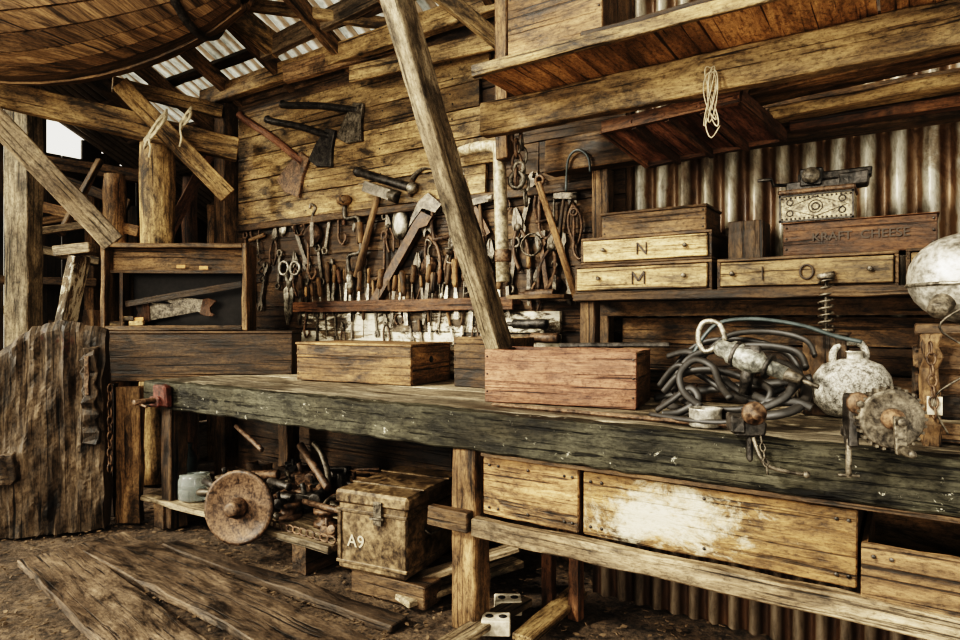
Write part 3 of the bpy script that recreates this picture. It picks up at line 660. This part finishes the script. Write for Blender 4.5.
L=[('auger',262,258,-10,1.3),('horseshoe',256,232,0,1.1),('pliers',276,240,8,1.3),('hook',247,258,0,1.3),('shears',291,285,3,1.8),('spanner',301,243,-25,1.3),('pulley',316,235,0,1.6),('hook',310,262,0,1.3),
('ring',329,232,12,1.2),('brace',353,242,-6,1.8),('hammer',374,228,20,2.1),('pliers',333,272,0,1.2),('plate',402,224,0,2.0),('pipe',408,250,38,2.3),('hook',386,262,0,1.3),('snips',430,236,-14,1.5),
('clamp',443,222,0,1.4),('pliers',454,248,6,1.5),('square',418,205,0,1.3),('file',468,228,4,1.4),('ring',465,268,-8,1.2),('hammer',484,225,-6,1.2),('pulley',431,266,0,1.2),
('snips',490,262,5,1.2),('pliers',520,230,-8,1.6),('file',530,268,0,1.1),('hook',541,215,0,1.4),('pliers',553,250,14,1.6),('hammer',563,218,8,1.0),('clamp',546,205,0,1.2),('spanner',567,268,-12,1.2),('ring',514,266,8,1.2),
('pipe',474,202,-30,1.2),('horseshoe',457,203,20,.9),('square',345,208,0,1),('file',366,266,-4,1.1),('horseshoe',505,206,0,.8),('pulley',556,284,0,.9),
('hook',300,212,0,1.1),('ring',390,200,20,1),('spanner',436,194,-40,1),('clamp',322,205,0,1),('plate',284,228,10,1.2),('spanner',360,205,10,1.1),('snips',418,270,4,1.0),
('clamp',250,285,0,1.1),('spanner',264,287,12,1.1),('square',272,213,0,1),('pliers',538,282,5,1.1),('snips',574,205,-6,1.1),('brace',448,275,12,.9),
('hook',340,228,0,1.2),('ring',321,265,-10,1.1),('snips',297,268,-6,1.1),('file',346,280,0,1),('pliers',390,228,-8,1.1),('horseshoe',380,285,0,.9),('clamp',475,250,0,1.1),('file',500,235,-4,1.2),('spanner',528,205,16,1.1),('hook',575,240,0,1.1),('pipe',545,262,-8,1.0),('ring',280,270,5,1.1),('pliers',308,285,10,1),('spanner',440,285,-6,.9)]
for k,px,py,a,s in L: hang(k,px,py,a,s*.95)
def coil(px,py,r,lab,mat=M_rust,n=4):
    c=PY(px,py,WY-.03); P=[c+V(((r+.004*math.sin(i*.7))*math.cos(i*.4),-.004*(i/16),(r+.004*math.sin(i*.31))*math.sin(i*.4))) for i in range(16*n)]
    mk('wire_coil',MB().tube(P,.0035,5),mat,label=lab,cat='wire')
coil(300,228,.055,'rusty fencing wire coil hanging on the tool wall'); coil(532,245,.06,'dark wire coil hanging behind the chains',M_iron); coil(478,235,.05,'small rusty wire coil hanging among pliers')
xa=PY(298,305,WY-.05).x; xb=PY(517,303,WY-.05).x
mk('tool_rack',MB().bb(xa,xb,WY-.09,WY-.008,1.285,1.31,12,.002).bb(xa,xb,WY-.10,WY-.09,1.255,1.325,16,.004),W_rust,label='long reddish slotted wooden rack holding chisels and files',cat='rack',bevel=.003)
x=302
while x<512:
    hang(random.choice(['chisel','driver','file','chisel','driver']),x,R(281,297),R(-9,9),R(.75,1.35),WY-.035,' standing in the wooden rack','rack tools'); x+=R(4.5,9)
mb=MB(); z=.88
xa=PY(296,340,WY-.03).x; xb=PY(560,340,WY-.03).x
for h in (.12,.13,.12): mb.bb(xa+R(0,.05),xb,WY-.032,WY-.010,z,z+h-.006,14,.003); z+=h
mk('white_boards',mb,W_white,label='patchy whitewashed horizontal boards under the tool rack',cat='boards')
x=306
while x<500:
    hang(random.choice(['spanner','pliers','chisel','ring','file','hook','driver','horseshoe']),x,R(319,331),R(-14,14),R(.55,.9),WY-.036,' on the whitewashed boards','small tools on whitewashed boards'); x+=R(7,13)
mk('ledge_board',MB().bb(PY(515,290,2.95).x,PY(572,290,2.95).x,2.86,WY-.04,1.31,1.33,3,.001),W_mid,label='short dark ledge beside the drawers',cat='shelf')
for (px,py,l,mt,lab) in ((540,294,.17,M_rust,'rusty cylindrical tin lying on the short ledge'),(530,324,.2,M_black,'black round brush lying against white boards'),(545,338,.16,M_rust,'rusty pipe piece beside the box')):
    c=PY(px,py,2.98); mk('metal_tube',MB().cyl(c-V((l/2,0,0)),c+V((l/2,0,.0)),.026).cyl(c-V((l/2+.04,0,0)),c-V((l/2,0,0)),.013),mt,label=lab,cat='tube')
def axe(pa,pb,head,lab,s,hm,hd,Y=WY-.05):
    A=PY(*pa,Y);B=PY(*pb,Y); L=(B-A).length; e=thing('axe',lab,'axe',frame(A,B-A,(0,-1,0))@RX(90))
    P=smooth([(0,0,0),(L*.1,0,.006),(L*.5,0,-.008),(L*.9,0,0),(L,0,0)],5)
    mk('handle',MB().tube(P,[.020*s]*2+[.016*s]*(len(P)-2),8),hm,e,I)
    f=head
    mk('axe_head',MB().prism([(L-.03*s,-.03*s*f),(L-.075*s,.05*s*f),(L-.10*s,.13*s*f),(L-.03*s,.15*s*f),(L+.06*s,.13*s*f),(L+.035*s,.05*s*f),(L+.03*s,-.03*s*f)],-.014,.014),hd,e,I,bevel=.004)
axe((240,115),(303,162),1,'axe with red-brown handle and broad rusty head on the board panel',1.75,W_red,M_rust)
axe((267,119),(330,136),1,'hatchet with black handle and dark head on the board panel',1.5,M_black,M_black)
axe((282,104),(358,110),1,'hatchet with black handle and bright edge on the board panel',1.5,M_black,M_iron)
A=PY(358,172,WY-.06);B=PY(412,188,WY-.06)
e=thing('drawknife','dark two-ended round tool on the board panel','tool',Matrix.Translation(A))
mk('bar',MB().cyl(A,B,.028),M_black,e); mk('end_ring',MB().sph(A,.034),M_black,e); mk('end_ring',MB().sph(B,.036),M_steel,e)
c=PY(425,185,WY-.05); P=[c+V((.12*math.cos(a),0,.12*math.sin(a)-.02)) for a in [2.6-.14*i for i in range(14)]]
e=thing('sickle','dark curved sickle hanging on the board panel','sickle',Matrix.Translation(c))
mk('blade',MB().tube(P,[.018*(1-i/16) for i in range(14)],6,flat=.3),M_iron,e); mk('handle',MB().cyl(P[0],P[0]+V((-.02,0,-.10)),.014),W_mid,e)
e=thing('pipe_stand','rusty pale pipe with elbow fixed to the tool wall','pipe',Matrix.Translation(PY(502,280,2.85)))
mk('vertical_pipe',MB().cyl(PY(503,282,2.85),PY(499,142,2.85),.036,.034),M_pale,e)
mk('horizontal_pipe',MB().tube(smooth([PY(499,150,2.85),PY(490,146,2.88),PY(470,149,2.95),PY(452,156,3.0)],4),.03,10),M_pale,e)
mk('pipe_collar',MB().cyl(PY(503,262,2.85),PY(503,250,2.85),.045),M_rust,e)
chain(PY(516,112,2.5),PY(517,185,2.5),'chain','heavy rusty chain hanging from the golden beam',M_rust,.045)
chain(PY(521,135,2.52),PY(526,205,2.52),'chain','second rusty chain hanging beside the pipe',M_iron,.04)
mk('pulley',MB().ring(PY(517,180,2.5),.035,.012).ring(PY(519,168,2.5),.025,.009),M_iron,label='iron ring pulley hanging on the chain',cat='pulley')
mk('bent_wire',MB().tube(smooth([PY(566,192,2.9),PY(568,160,2.9),PY(578,150,2.9),PY(588,157,2.9),PY(590,172,2.9)],5),.006,7),M_hose,label='grey-blue bent wire hanging by the drawers',cat='wire')
timber('diagonal_stick','thin brown stick slanting behind the hanging chains','stick',PY(538,182,2.9),PY(577,300,2.9),.02,.035,W_box)
timber('short_post','dark post between tool wall and corrugated iron','post',(-1.27,3.02,BZ+.01),(-1.27,3.02,1.95),.09,.08,W_dark,up=(0,1,0))
c=PY(712,70,2.41); P=[]
for i in range(90):
    P.append(c+V((.018*math.sin(i*.43)+.010*math.sin(i*.19),-.012+.006*math.cos(i*.7),-.10+.10*math.cos(i*.29+.3*math.sin(i*.11))+.012*math.sin(i*.23))))
P+=[c+V((-.01,-.01,-.12)),c+V((-.02,-.01,-.2)),c+V((.0,-.01,-.25)),c+V((.03,-.01,-.21))]
mk('string',MB().tube(smooth(P,3),.0022,5),M_rope,label='thin tangled white string hanging from the overhead beam',cat='string')
# ================= BENCH ITEMS RIGHT
def bz(px,py,h=0): return PZ(px,py,BZ+h)
c=bz(850,421)
e=thing('round_canister','round speckled pale canister with loop handle on bench','canister',Matrix.Translation(c+V((0,.10,0)))@RZ(34))
mk('canister_body',MB().lathe([(.05,0),(.09,.01),(.128,.05),(.138,.10),(.130,.15),(.10,.19),(.045,.212)],36,Matrix.Diagonal((1,.75,1,1))),M_grey,e,I)
mk('neck',MB().lathe([(.04,0),(.034,.012),(.036,.03),(.04,.034)],18,T(0,0,.205)),M_galv,e,I)
mk('handle',MB().tube(smooth([(-.07,0,.19),(-.065,0,.24),(-.02,0,.27),(.03,0,.265),(.05,0,.23),(.045,0,.205)],5),.013,8),M_grey,e,I)
def crankwheel(px,py,r,lab,Y,hang_=.16,rot=0):
    c=PY(px,py,Y); e=thing('hand_grinder',lab,'hand grinder',Matrix.Translation(c)@RZ(rot))
    mb=MB().lathe([(r*.94,0),(r,.006),(r,.026),(r*.94,.032),(r*.8,.024),(r*.5,.027)],34,T(0,-.02,0)@RX(90))
    for i in range(28):
        a=2*math.pi*i/28; mb.box((r*1.03*math.cos(a),-.036,r*1.03*math.sin(a)),(.007,.022,.007))
    mk('gear_wheel',mb,M_iron,e,I)
    mk('hub',MB().lathe([(r*.35,0),(r*.35,.02),(r*.2,.03),(r*.16,.05)],18,T(0,-.042,0)@RX(90)).cyl((0,-.02,0),(0,.10,0),.014),M_rust,e,I)
    mk('frame',MB().bb(-.035-r*.7,-.012-r*.7,-.02,.03,-.08,.05,2,.003).bb(-.03-r*.7,.03,.0,.05,.03,.05,2,.003).bb(-.035-r*.7,.03,.01,.05,-.06,-.035).bb(-.03,.03,.02,.08,-.045,.04),M_black,e,I,bevel=.004)
    mk('gear',MB().lathe([(.026,0),(.028,.004),(.026,.014)],16,T(-.02-r*.7,-.03,.035)@RX(90)),M_rust,e,I)
    mk('bolt',MB().cyl((-.02-r*.7,-.055,.035),(-.02-r*.7,-.03,.035),.009,n=6).cyl((0,-.11,0),(0,-.09,0),.012,n=6),M_iron,e,I)
    mk('crank_arm',MB().prism([(-.014,.012),(.014,.012),(.016,-hang_),(-.008,-hang_)],-.095,-.083),M_iron,e,I,bevel=.002)
    mk('crank_handle',MB().cyl((.004,-.095,-hang_+.012),(.004,-.15,-hang_+.012),.012,.009),M_iron,e,I)
    mk('clamp_screw',MB().cyl((-.03-r*.7,0,-.16),(-.03-r*.7,0,-.06),.007).cyl((-.055-r*.7,0,-.155),(-.005-r*.7,0,-.155),.004),M_iron,e,I)
crankwheel(884,416,.074,'dark iron hand-cranked grinder with solid wheel clamped to bench',1.92,.080,22)
c=PY(752,412,1.95)
e=thing('bench_clamp','small rusty clamp vise fixed on the bench edge','vise',Matrix.Translation(c)@RZ(22))
mk('screw_head',MB().lathe([(.030,0),(.034,.008),(.030,.018),(.014,.022),(.012,.05)],20,T(0,-.02,0)@RX(90)),M_rust,e,I)
mk('jaw_frame',MB().bb(-.06,-.02,-.02,.06,-.06,-.01,2,.004).bb(-.045,.04,.0,.06,-.07,-.025,2,.004).bb(-.015,.0,-.02,.01,-.14,-.07),M_black,e,I,bevel=.006)
mk('lever_handle',MB().tube(smooth([(.0,-.02,-.07),(.01,-.04,-.11),(.03,-.05,-.14),(.08,-.05,-.155),(.13,-.05,-.16)],4),.0055,7).sph((.13,-.05,-.16),.010),M_iron,e,I)
chain(c+V((.03,-.04,-.06)),c+V((.05,-.05,-.16)),'chain','small rusty chain dangling from the clamp',M_iron,.012)
A=PY(716,346,2.24);B=PY(786,374,2.20)
e=thing('air_drill','dull grey air drill with loop handle lying on hoses','drill',Matrix.Translation(bz(742,400)))
d=(B-A); Mx=frame(A,d)@RY(90); L=d.length
mk('drill_body',MB().lathe([(.018,.0),(.028,.012),(.030,.045),(.040,.055),(.044,.12),(.038,.15),(.026,.165),(.022,L)],20,Mx),M_aqua,e)
mk('loop_handle',MB().tube(smooth([A+V((.02,0,.01)),A+V((-.035,0,-.02)),A+V((-.06,0,.03)),A+V((-.04,0,.08)),A+V((.01,.0,.075)),A+V((.03,0,.02))],5),.009,8),M_steel,e)
mk('collar',MB().cyl(lerp(A,B,.28),lerp(A,B,.34),.045).cyl(lerp(A,B,.74),lerp(A,B,.79),.042),M_black,e)
mk('chuck',MB().cyl(B,B+d.normalized()*.05,.022,.016).cyl(B+d.normalized()*.05,B+d.normalized()*.1,.007),M_iron,e)
mk('pistol_grip',MB().tube([lerp(A,B,.5),lerp(A,B,.42)+V((0,0,-.12))],[.022,.018],10),M_black,e)
mk('trigger_box',MB().box(lerp(A,B,.55)+V((0,-.01,.035)),(.05,.03,.03)),M_black,e,bevel=.004)
def hose(P,r,mat,lab,flat=.75):
    Q=[]
    for (px,py,Y) in P:
        q=PY(px,py,Y)
        if q.z<BZ+r+.003:
            q2=PZ(px,py,BZ+r+.003); q=q2 if q2.y>2.09 else V((q2.x,2.09,BZ+r+.003))
        Q.append(q)
    mk('hose',MB().tube(smooth(Q,8),r,9,flat=flat),mat,label=lab,cat='hose',group='hoses heaped on the bench')
hose([(664,402,2.4),(690,413,2.3),(735,416,2.2),(775,415,2.15),(800,406,2.2),(806,388,2.3),(790,368,2.4),(762,358,2.45)],.017,M_rubber,'black rubber hose coiled on the bench')
hose([(668,380,2.55),(688,362,2.5),(705,335,2.5),(722,322,2.52),(755,319,2.55),(800,325,2.58),(835,336,2.6),(862,342,2.6)],.010,M_hose,'blue-grey hose arching behind the drill')
hose([(664,392,2.35),(682,374,2.34),(712,370,2.34),(745,378,2.34),(770,390,2.22),(760,406,2.2),(725,410,2.2),(690,404,2.3),(674,388,2.4),(688,360,2.45),(715,350,2.48),(760,346,2.48),(796,352,2.45),(806,368,2.4)],.015,M_rubber,'thick black hose looped under the air drill')
hose([(700,360,2.5),(728,336,2.55),(770,332,2.58),(805,340,2.55),(815,356,2.5)],.011,M_rubber,'thin dark hose crossing behind the canister')
hose([(657,410,2.3),(672,400,2.28),(690,388,2.27),(698,400,2.25),(680,412,2.24),(662,414,2.22)],.013,M_rubber,'short black hose end beside the red box')
hose([(700,406,2.2),(684,392,2.26),(680,374,2.3),(694,360,2.34),(712,366,2.34),(720,384,2.28),(730,398,2.2)],.013,M_rubber,'tight dark hose loop leaning on the heap')
hose([(742,412,2.16),(768,406,2.17),(788,394,2.2),(792,376,2.26),(775,364,2.36),(754,370,2.36),(744,386,2.3),(765,400,2.2),(796,402,2.2),(812,408,2.2)],.014,M_rubber,'dark hose loop heaped under the drill')
hose([(650,414,2.2),(690,420,2.12),(722,422,2.1),(745,418,2.1)],.009,M_rubber,'black hose end lying along the bench')
hose([(668,356,2.6),(690,352,2.55),(712,368,2.5),(735,388,2.4),(756,396,2.35),(785,388,2.35)],.014,M_rubber,'black hose dropping across the heap')
hose([(655,398,2.55),(690,392,2.55),(740,386,2.55),(790,382,2.55),(812,378,2.55)],.018,M_rubber,'thick black hose lying behind the heap')
hose([(660,386,2.45),(678,366,2.42),(702,376,2.40),(726,392,2.36),(752,402,2.26),(780,398,2.24),(798,384,2.3)],.015,M_rubber,'flat black hose sagging through the heap')
hose([(672,370,2.62),(700,344,2.62),(745,340,2.62),(785,352,2.6),(800,376,2.55),(780,396,2.5)],.013,M_rubber,'worn black hose curving at the rear of heap')
c=bz(722,418); mk('tin_can',MB().lathe([(.048,0),(.052,.004),(.051,.055),(.054,.06),(.047,.06),(.047,.01)],22,Matrix.Translation(V((c.x,2.155,BZ+.002)))),M_galv,label='shallow round metal tin standing among the hoses',cat='tin')
c=bz(803,398); e=thing('glass_jar','small glass jar with red lid behind the canister','jar',Matrix.Translation(c+V((0,.1,0))))
mk('jar_glass',MB().lathe([(.035,0),(.04,.01),(.04,.11),(.03,.13)],18),M_glass,e,I); mk('jar_lid',MB().lathe([(.034,.13),(.036,.132),(.036,.155),(.03,.158)],18),M_redm,e,I)
crate('wooden_box','small brown box buried behind the hoses','box',T(bz(715,383).x,bz(715,383).y,BZ+.002),.30,.14,.13,W_mid)
crate('wooden_box','shallow dark tray lying against the wall boards','box',T(-1.05,2.82,BZ+.002),.5,.20,.13,W_dark)
for (px,py,s,lab,mt) in ((768,406,.045,'rusty iron casting among the hoses',M_rust),(742,394,.06,'dark iron gearbox casting among the hoses',M_iron),(690,402,.04,'small rusty casting beside the box',M_rust),(790,402,.045,'worn iron bracket casting near the jar',M_iron),(700,378,.07,'dark iron pump body behind the tin',M_black),(770,386,.07,'rusty motor casting behind the drill',M_rust)):
    c=bz(px,py); mk('iron_casting',MB().box((0,0,s*.6),(s*1.6,s*1.2,s*1.1),2,.006).cyl((0,-s*.9,s*.7),(0,s*.9,s*.7),s*.45).cyl((s*.4,0,s),(s*.6,0,s*2),s*.25),mt,M=Matrix.Translation(c)@RZ(R(0,60)),label=lab,cat='casting',bevel=.004)
c=PY(826,332,2.68); top=PY(826,276,2.68).z
crate('wooden_box','dark upright box behind the canister under the spring','box',T(c.x-.07,c.y-.06,BZ+.002),.14,.14,c.z-BZ-.012,W_dark,lid=.008)
e=thing('coil_spring','rusty coil spring on a threaded rod standing on box','spring',Matrix.Translation(c))
mk('coil',MB().tube([c+V((.024*math.cos(i*.6),.024*math.sin(i*.6),.02+i*.0024)) for i in range(86)],.0045,6),M_iron,e)
mk('rod',MB().cyl((c.x,c.y,c.z),(c.x,c.y,top),.006).cyl((c.x,c.y,top-.01),(c.x,c.y,top+.008),.03).cyl((c.x,c.y,c.z),(c.x,c.y,c.z+.012),.03),M_iron,e)
c=PY(968,278,2.36)
e=thing('metal_flask','large bright dented metal flask resting on side shelf','flask',Matrix.Translation(c))
mk('flask_body',MB().sph(c,.145,(1.05,1,.92),30),M_galv,e); mk('flask_band',MB().ring(c+V((0,0,-.02)),.15,.006,32,6,ax='Z'),M_steel,e)
mk('flask_neck',MB().cyl(c+V((-.06,-.10,-.07)),c+V((-.08,-.14,-.10)),.03,.026),M_iron,e)
zt=c.z-.165
timber('side_shelf','short brown shelf board carrying the round flask','shelf',(.02,2.40,zt+.015),(.8,2.40,zt+.015),.30,.03,W_dark)
a=PY(921,424,2.2)
e=thing('slatted_crate','tall dark weathered slatted crate standing at bench end','crate',T(a.x,2.2,BZ))
mk('frame_post',MB().bb(a.x,a.x+.045,2.16,2.20,BZ,zt,10,.008),W_mid,e,bevel=.004); mk('frame_post',MB().bb(a.x+.27,a.x+.31,2.19,2.23,BZ,zt,4,.004),W_dark,e,bevel=.004)
mk('frame_post',MB().bb(a.x,a.x+.035,2.45,2.49,BZ,zt,6,.005),W_dark,e,bevel=.004)
z=BZ+.005; k=0
while z<zt-.05:
    h=R(.05,.075); mk('slat',MB().bb(a.x-.004,a.x+.33,2.205,2.22,z,z+h,5,.005),[W_dark,W_vdark,W_mid,W_dark][k%4],e,bevel=.003)
    mk('slat',MB().bb(a.x-.018,a.x-.004,2.22,2.5,z,z+h,3,.003),W_dark,e,bevel=.003); z+=h+R(.008,.02); k+=1
mk('wire',MB().tube(smooth([(a.x+.06,2.15,BZ+.04),(a.x+.03,2.145,BZ+.14),(a.x+.13,2.16,BZ+.24),(a.x+.04,2.15,BZ+.33),(a.x+.12,2.15,BZ+.40)],6),.003,5),M_iron,e); mk('paper_tag',MB().box((a.x+.03,2.152,.965),(.035,.003,.05),M=None),M_conc,e)
chain((a.x+.02,2.145,zt-.02),(a.x+.03,2.145,.93),'chain','rusty chain hanging down the slatted crate',M_rust,.018)
for i in range(9):
    px=R(600,900); c=bz(px,400); c.y=R(2.75,3.0)
    l=R(.12,.3); an=R(0,6.28)
    mk('metal_rod',MB().cyl((c.x,c.y,BZ+.014),(c.x+l*math.cos(an)*.8,c.y+.05*math.sin(an),BZ+.014),.012),random.choice([M_rust,M_iron,M_black]),label='short rusty rod lying at the back of the bench',cat='rod',group='rods on the bench')
# ================= UNDER BENCH
e=thing('low_shelf','rough low plank shelf below the workbench','shelf',T(-2.6,2.4,0))
mb=MB()
for i in range(5): mb.bb(-3.75+R(-.1,.05),-2.12+R(-.1,.05),2.04+i*.17,2.04+i*.17+.16,.135,.165,10,.005)
mk('shelf_board',mb,W_grey,e,bevel=.003)
for x in (-3.6,-2.4): mk('bearer',MB().bb(x-.05,x+.05,2.05,2.85,0,.135,2,.003),W_dark,e)
SZ=.167
c=PY(240,507,1.96)
e=thing('flywheel','rusty solid iron wheel with raised hub leaning on shelf','wheel',Matrix.Translation(c)@RZ(24)@RX(-6))
mk('wheel_disc',MB().lathe([(.165,0),(.178,.004),(.18,.03),(.165,.034),(.15,.022),(.06,.024)],36,T(0,.01,0)@RX(90)),M_rust,e,I)
mk('hub',MB().lathe([(.05,0),(.05,.03),(.038,.04),(.036,.075),(.02,.078)],20,T(0,-.01,0)@RX(90)),M_rust,e,I)
mk('rim',MB().ring((0,-.01,0),.17,.011,36,7),M_iron,e,I)
A=V((-2.085,2.0,.108)); B=V((-1.735,2.05,.108)); W=(B-A).length; Mf=fr2(A,B); hb=.30
e=thing('ammunition_box','dark brown steel ammunition box with lid, latch and number','metal box',Mf)
mk('box_body',MB().bb(0,W,0,.50,0,hb,3,.002),M_green,e,I,bevel=.01)
mk('box_lid',MB().bb(-.012,W+.012,-.012,.512,hb-.01,hb+.05,3,.002),M_green,e,I,bevel=.012)
mk('reinforcing_rib',MB().bb(-.006,W+.006,-.008,.508,.03,.045).bb(-.006,W+.006,-.008,.508,.255,.27).bb(.0,.02,-.007,0,.045,.255).bb(W-.02,W,-.007,0,.045,.255).bb(-.014,W+.014,.12,.14,hb+.048,hb+.056).bb(-.014,W+.014,.35,.37,hb+.048,hb+.056),M_green,e,I,bevel=.003)
mk('latch',MB().bb(W*.62-.02,W*.62+.02,-.02,-.008,.22,hb+.02).cyl((W*.62-.035,-.022,.25),(W*.62+.035,-.022,.25),.006),M_iron,e,I,bevel=.002)
mk('handle',MB().tube(smooth([(W+.006,.14,.18),(W+.03,.16,.16),(W+.03,.33,.16),(W+.006,.35,.18)],4),.007,6),M_iron,e,I)
for k,ch in enumerate('A9'): text(ch,.075,M_wpaint,e,T(W*(.22+.13*k),-.0035,.13))
timber('bearer_block','rough timber block under the steel box','block',(-2.05,2.1,.05),(-1.65,2.12,.05),.12,.10,W_dark)
timber('bearer_block','rough timber block under the rear of the steel box','block',(-2.05,2.42,.05),(-1.65,2.44,.05),.12,.10,W_dark)
timber('loose_plank','pale split plank lying beside the steel box','plank',PZ(398,584,.05),PZ(520,546,.22),.10,.025,W_rail)
timber('loose_plank','grey loose plank under the workbench','plank',PZ(400,600,.03),PZ(515,560,.05),.14,.03,W_grey)
timber('loose_plank','golden plank lying under the bench by bricks','plank',PZ(522,640,.03),PZ(578,592,.05),.09,.03,W_gold)
timber('loose_plank','dark leaning strip under the drawers','plank',PZ(430,655,.03),PZ(525,600,.04),.08,.03,W_rail)
for px in (549,576): p=PY(px,560,2.35); timber('short_post','short red-brown post beneath the drawer','post',(p.x,p.y,0),(p.x,p.y,.45),.05,.05,W_rust,up=(0,1,0),group='short drawer posts')
def brick(px,py,rot,z=.0,lab='pale concrete brick with round holes on the dirt'):
    c=PZ(px,py,z); e=thing('brick',lab,'brick',Matrix.Translation((c.x,c.y,z))@RZ(rot),'bricks under the bench')
    mk('brick_body',MB().bb(-.055,.055,-.04,.04,0,.06,2,.001),M_conc,e,I,bevel=.004)
    for x in (-.026,.026): mk('hole',MB().lathe([(.016,0),(.016,.001)],14,T(x,0,.0608)),M_cloth,e,I)
brick(508,612,35); brick(496,632,30)
def on(px,py): return PZ(px,py,SZ)
for i in range(24):
    x=R(-3.6,-2.35); y=R(2.15,2.85); an=R(-.8,.8); l=R(.15,.4); r=R(.01,.03); zz=SZ+r+.002+.03*(i%4)
    mk('iron_pipe',MB().cyl((x,y,zz),(min(x+l*math.cos(an),-2.15),min(2.95,y+l*math.sin(an)*.5),zz+R(0,.04)),r),random.choice([M_rust,M_iron,M_rust,M_black]),label='rusty iron pipe offcut piled on the low shelf',cat='pipe',group='pipe offcuts')
for i in range(20):
    x=R(-3.5,-2.25); y=R(2.1,2.6); r=R(.04,.10); M=T(x,y,SZ+.02+.03*(i%3))@RX(R(-30,30))@RY(R(-25,25))
    mk('iron_ring',MB().ring((0,0,0),r,R(.01,.02),22,7,ax='Z'),random.choice([M_rust,M_iron]),M=M,label='rusty iron ring heaped on the low shelf',cat='ring',group='iron rings on the low shelf')
for i in range(24):
    x=R(-3.55,-2.25); y=R(2.1,2.8); s=R(.04,.075)
    mk('iron_casting',MB().box((0,0,s*.5),(s*2,s*1.1,s),2,.008).cyl((s*.6,-s*.9,s*.8),(s*.6,s*.9,s*.8),s*.5).cyl((-s*.6,0,s*.9),(-s*.8,0,s*1.8),s*.2),random.choice([M_rust,M_iron,M_black]),M=T(x,y,SZ+.002+.035*(i%3))@RZ(R(0,180))@RX(R(-15,15)),label='rusty iron casting heaped on the low shelf',cat='casting',group='castings on the low shelf',bevel=.004)
for (a,b,r) in (((236,426,),(262,450),.012),((300,445),(328,488),.02)):
    A=PD(*a,3.4); B=PD(*b,3.15); mk('iron_bar',MB().cyl(A,B,r),M_rust,label='rusty iron bar propped up in the scrap heap',cat='bar',group='propped scrap bars')
for (px,py,r) in ((281,512,.07),(300,498,.055),(318,520,.06)):
    c=on(px,py+8); mk('flanged_roller',MB().lathe([(r,0),(r,.02),(r*.6,.025),(r*.6,.06),(r,.065),(r,.085),(r*.3,.086)],22,Matrix.Translation(c+V((0,.05,.001)))),M_rust,label='small rusty flanged roller standing on the low shelf',cat='roller',group='flanged rollers')
chain(on(262,525)+V((0,0,.02)),on(335,545)+V((0,0,.02)),'chain','coarse rusty chain lying along the low shelf',M_rust,.03)
c=on(190,500); mk('glass_jar',MB().lathe([(.08,0),(.09,.01),(.09,.11),(.08,.13),(.082,.14)],22,Matrix.Translation(c+V((0,.03,.002)))),M_glass,label='wide clear glass jar on the low shelf',cat='jar')
c=on(165,488); mk('enamel_jug',MB().lathe([(.07,0),(.085,.06),(.08,.16),(.05,.22),(.055,.25)],22,Matrix.Translation(c+V((0,.12,.002)))),M_hose,label='grey-green enamel jug in shadow on low shelf',cat='jug')
for i,(px,py) in enumerate([(205,486),(230,480),(262,484),(300,482),(322,502)]):
    c=on(px,py); s=R(.09,.15)
    crate('scrap_box','small rusty box buried in the scrap pile','box',T(c.x,min(c.y,2.6)+.12,SZ+.003)@RZ(R(-20,20)),s*1.6,s,s*.9,random.choice([W_dark,W_rust,W_mid]),t=.01,group='scrap boxes on low shelf')
e=thing('bent_lever','dark bent iron lever arm leaning in the scrap','lever',Matrix.Translation(on(310,500)))
a=on(318,505); mk('lever_arm',MB().tube(smooth([a+V((-.02,.1,.02)),a+V((-.03,.1,.15)),a+V((-.1,.12,.25)),a+V((-.2,.15,.3))],5),.018,8),M_iron,e)
mk('lever_boss',MB().sph(a+V((-.02,.1,.03)),.035),M_rust,e)
def fp(a,b,w,lab): timber('floor_plank',lab,'plank',PZ(*a,.004),PZ(*b,.004),w,.035,W_floor,group='planks on the dirt floor',jit=.008)
fp((50,556),(205,690),.27,'long worn grey plank laid on the dirt floor'); fp((100,542),(410,690),.27,'long worn grey plank laid on the dirt floor')
fp((170,545),(400,625),.10,'narrow worn grey plank laid on the dirt floor')
# ================= LIGHT
w=bpy.data.worlds.new('world'); scene.world=w; w.use_nodes=True
bg=w.node_tree.nodes['Background']; bg.inputs[0].default_value=(1,.95,.83,1); bg.inputs[1].default_value=1.45
def sun(rot,st,ang,col):
    l=bpy.data.lights.new('sun','SUN'); l.energy=st; l.angle=math.radians(ang); l.color=col
    o=bpy.data.objects.new('sun',l); COL.objects.link(o); o.rotation_euler=[math.radians(a) for a in rot]
sun((52,0,-28),4.0,6,(1,.92,.77))
sun((76,0,-40),3.0,12,(1,.93,.80))  # added second sun, low raking light to bring out the corrugated ribs
def fill_light(loc,tgt,size,e):
    l=bpy.data.lights.new('fill_light','AREA'); l.size=size; l.energy=e; l.color=(1,.92,.78)
    o=bpy.data.objects.new('fill_light',l); COL.objects.link(o); o.location=loc; d=V(tgt)-V(loc); o.rotation_euler=d.to_track_quat('-Z','Y').to_euler()
fill_light((-2.6,-.3,2.0),(-4.3,2.6,2.7),.8,60)  # added area fill for the dark upper left, no fixture stands there
fill_light((.3,.2,.9),(-.3,2.4,2.2),.7,14)  # another added fill, lifts the underside of the overhead shelf
try:
    scene.view_settings.view_transform='Filmic'; scene.view_settings.look='Very High Contrast'; scene.view_settings.exposure=.1
except Exception as ex: print('VS',ex)
cam=bpy.data.cameras.new('camera'); cam.lens=24; cam.sensor_width=36; cam.clip_start=.05
co=bpy.data.objects.new('camera',cam); COL.objects.link(co); co.location=(0,0,H); co.rotation_euler=(math.radians(90),0,math.atan2(sn,cs)); scene.camera=co
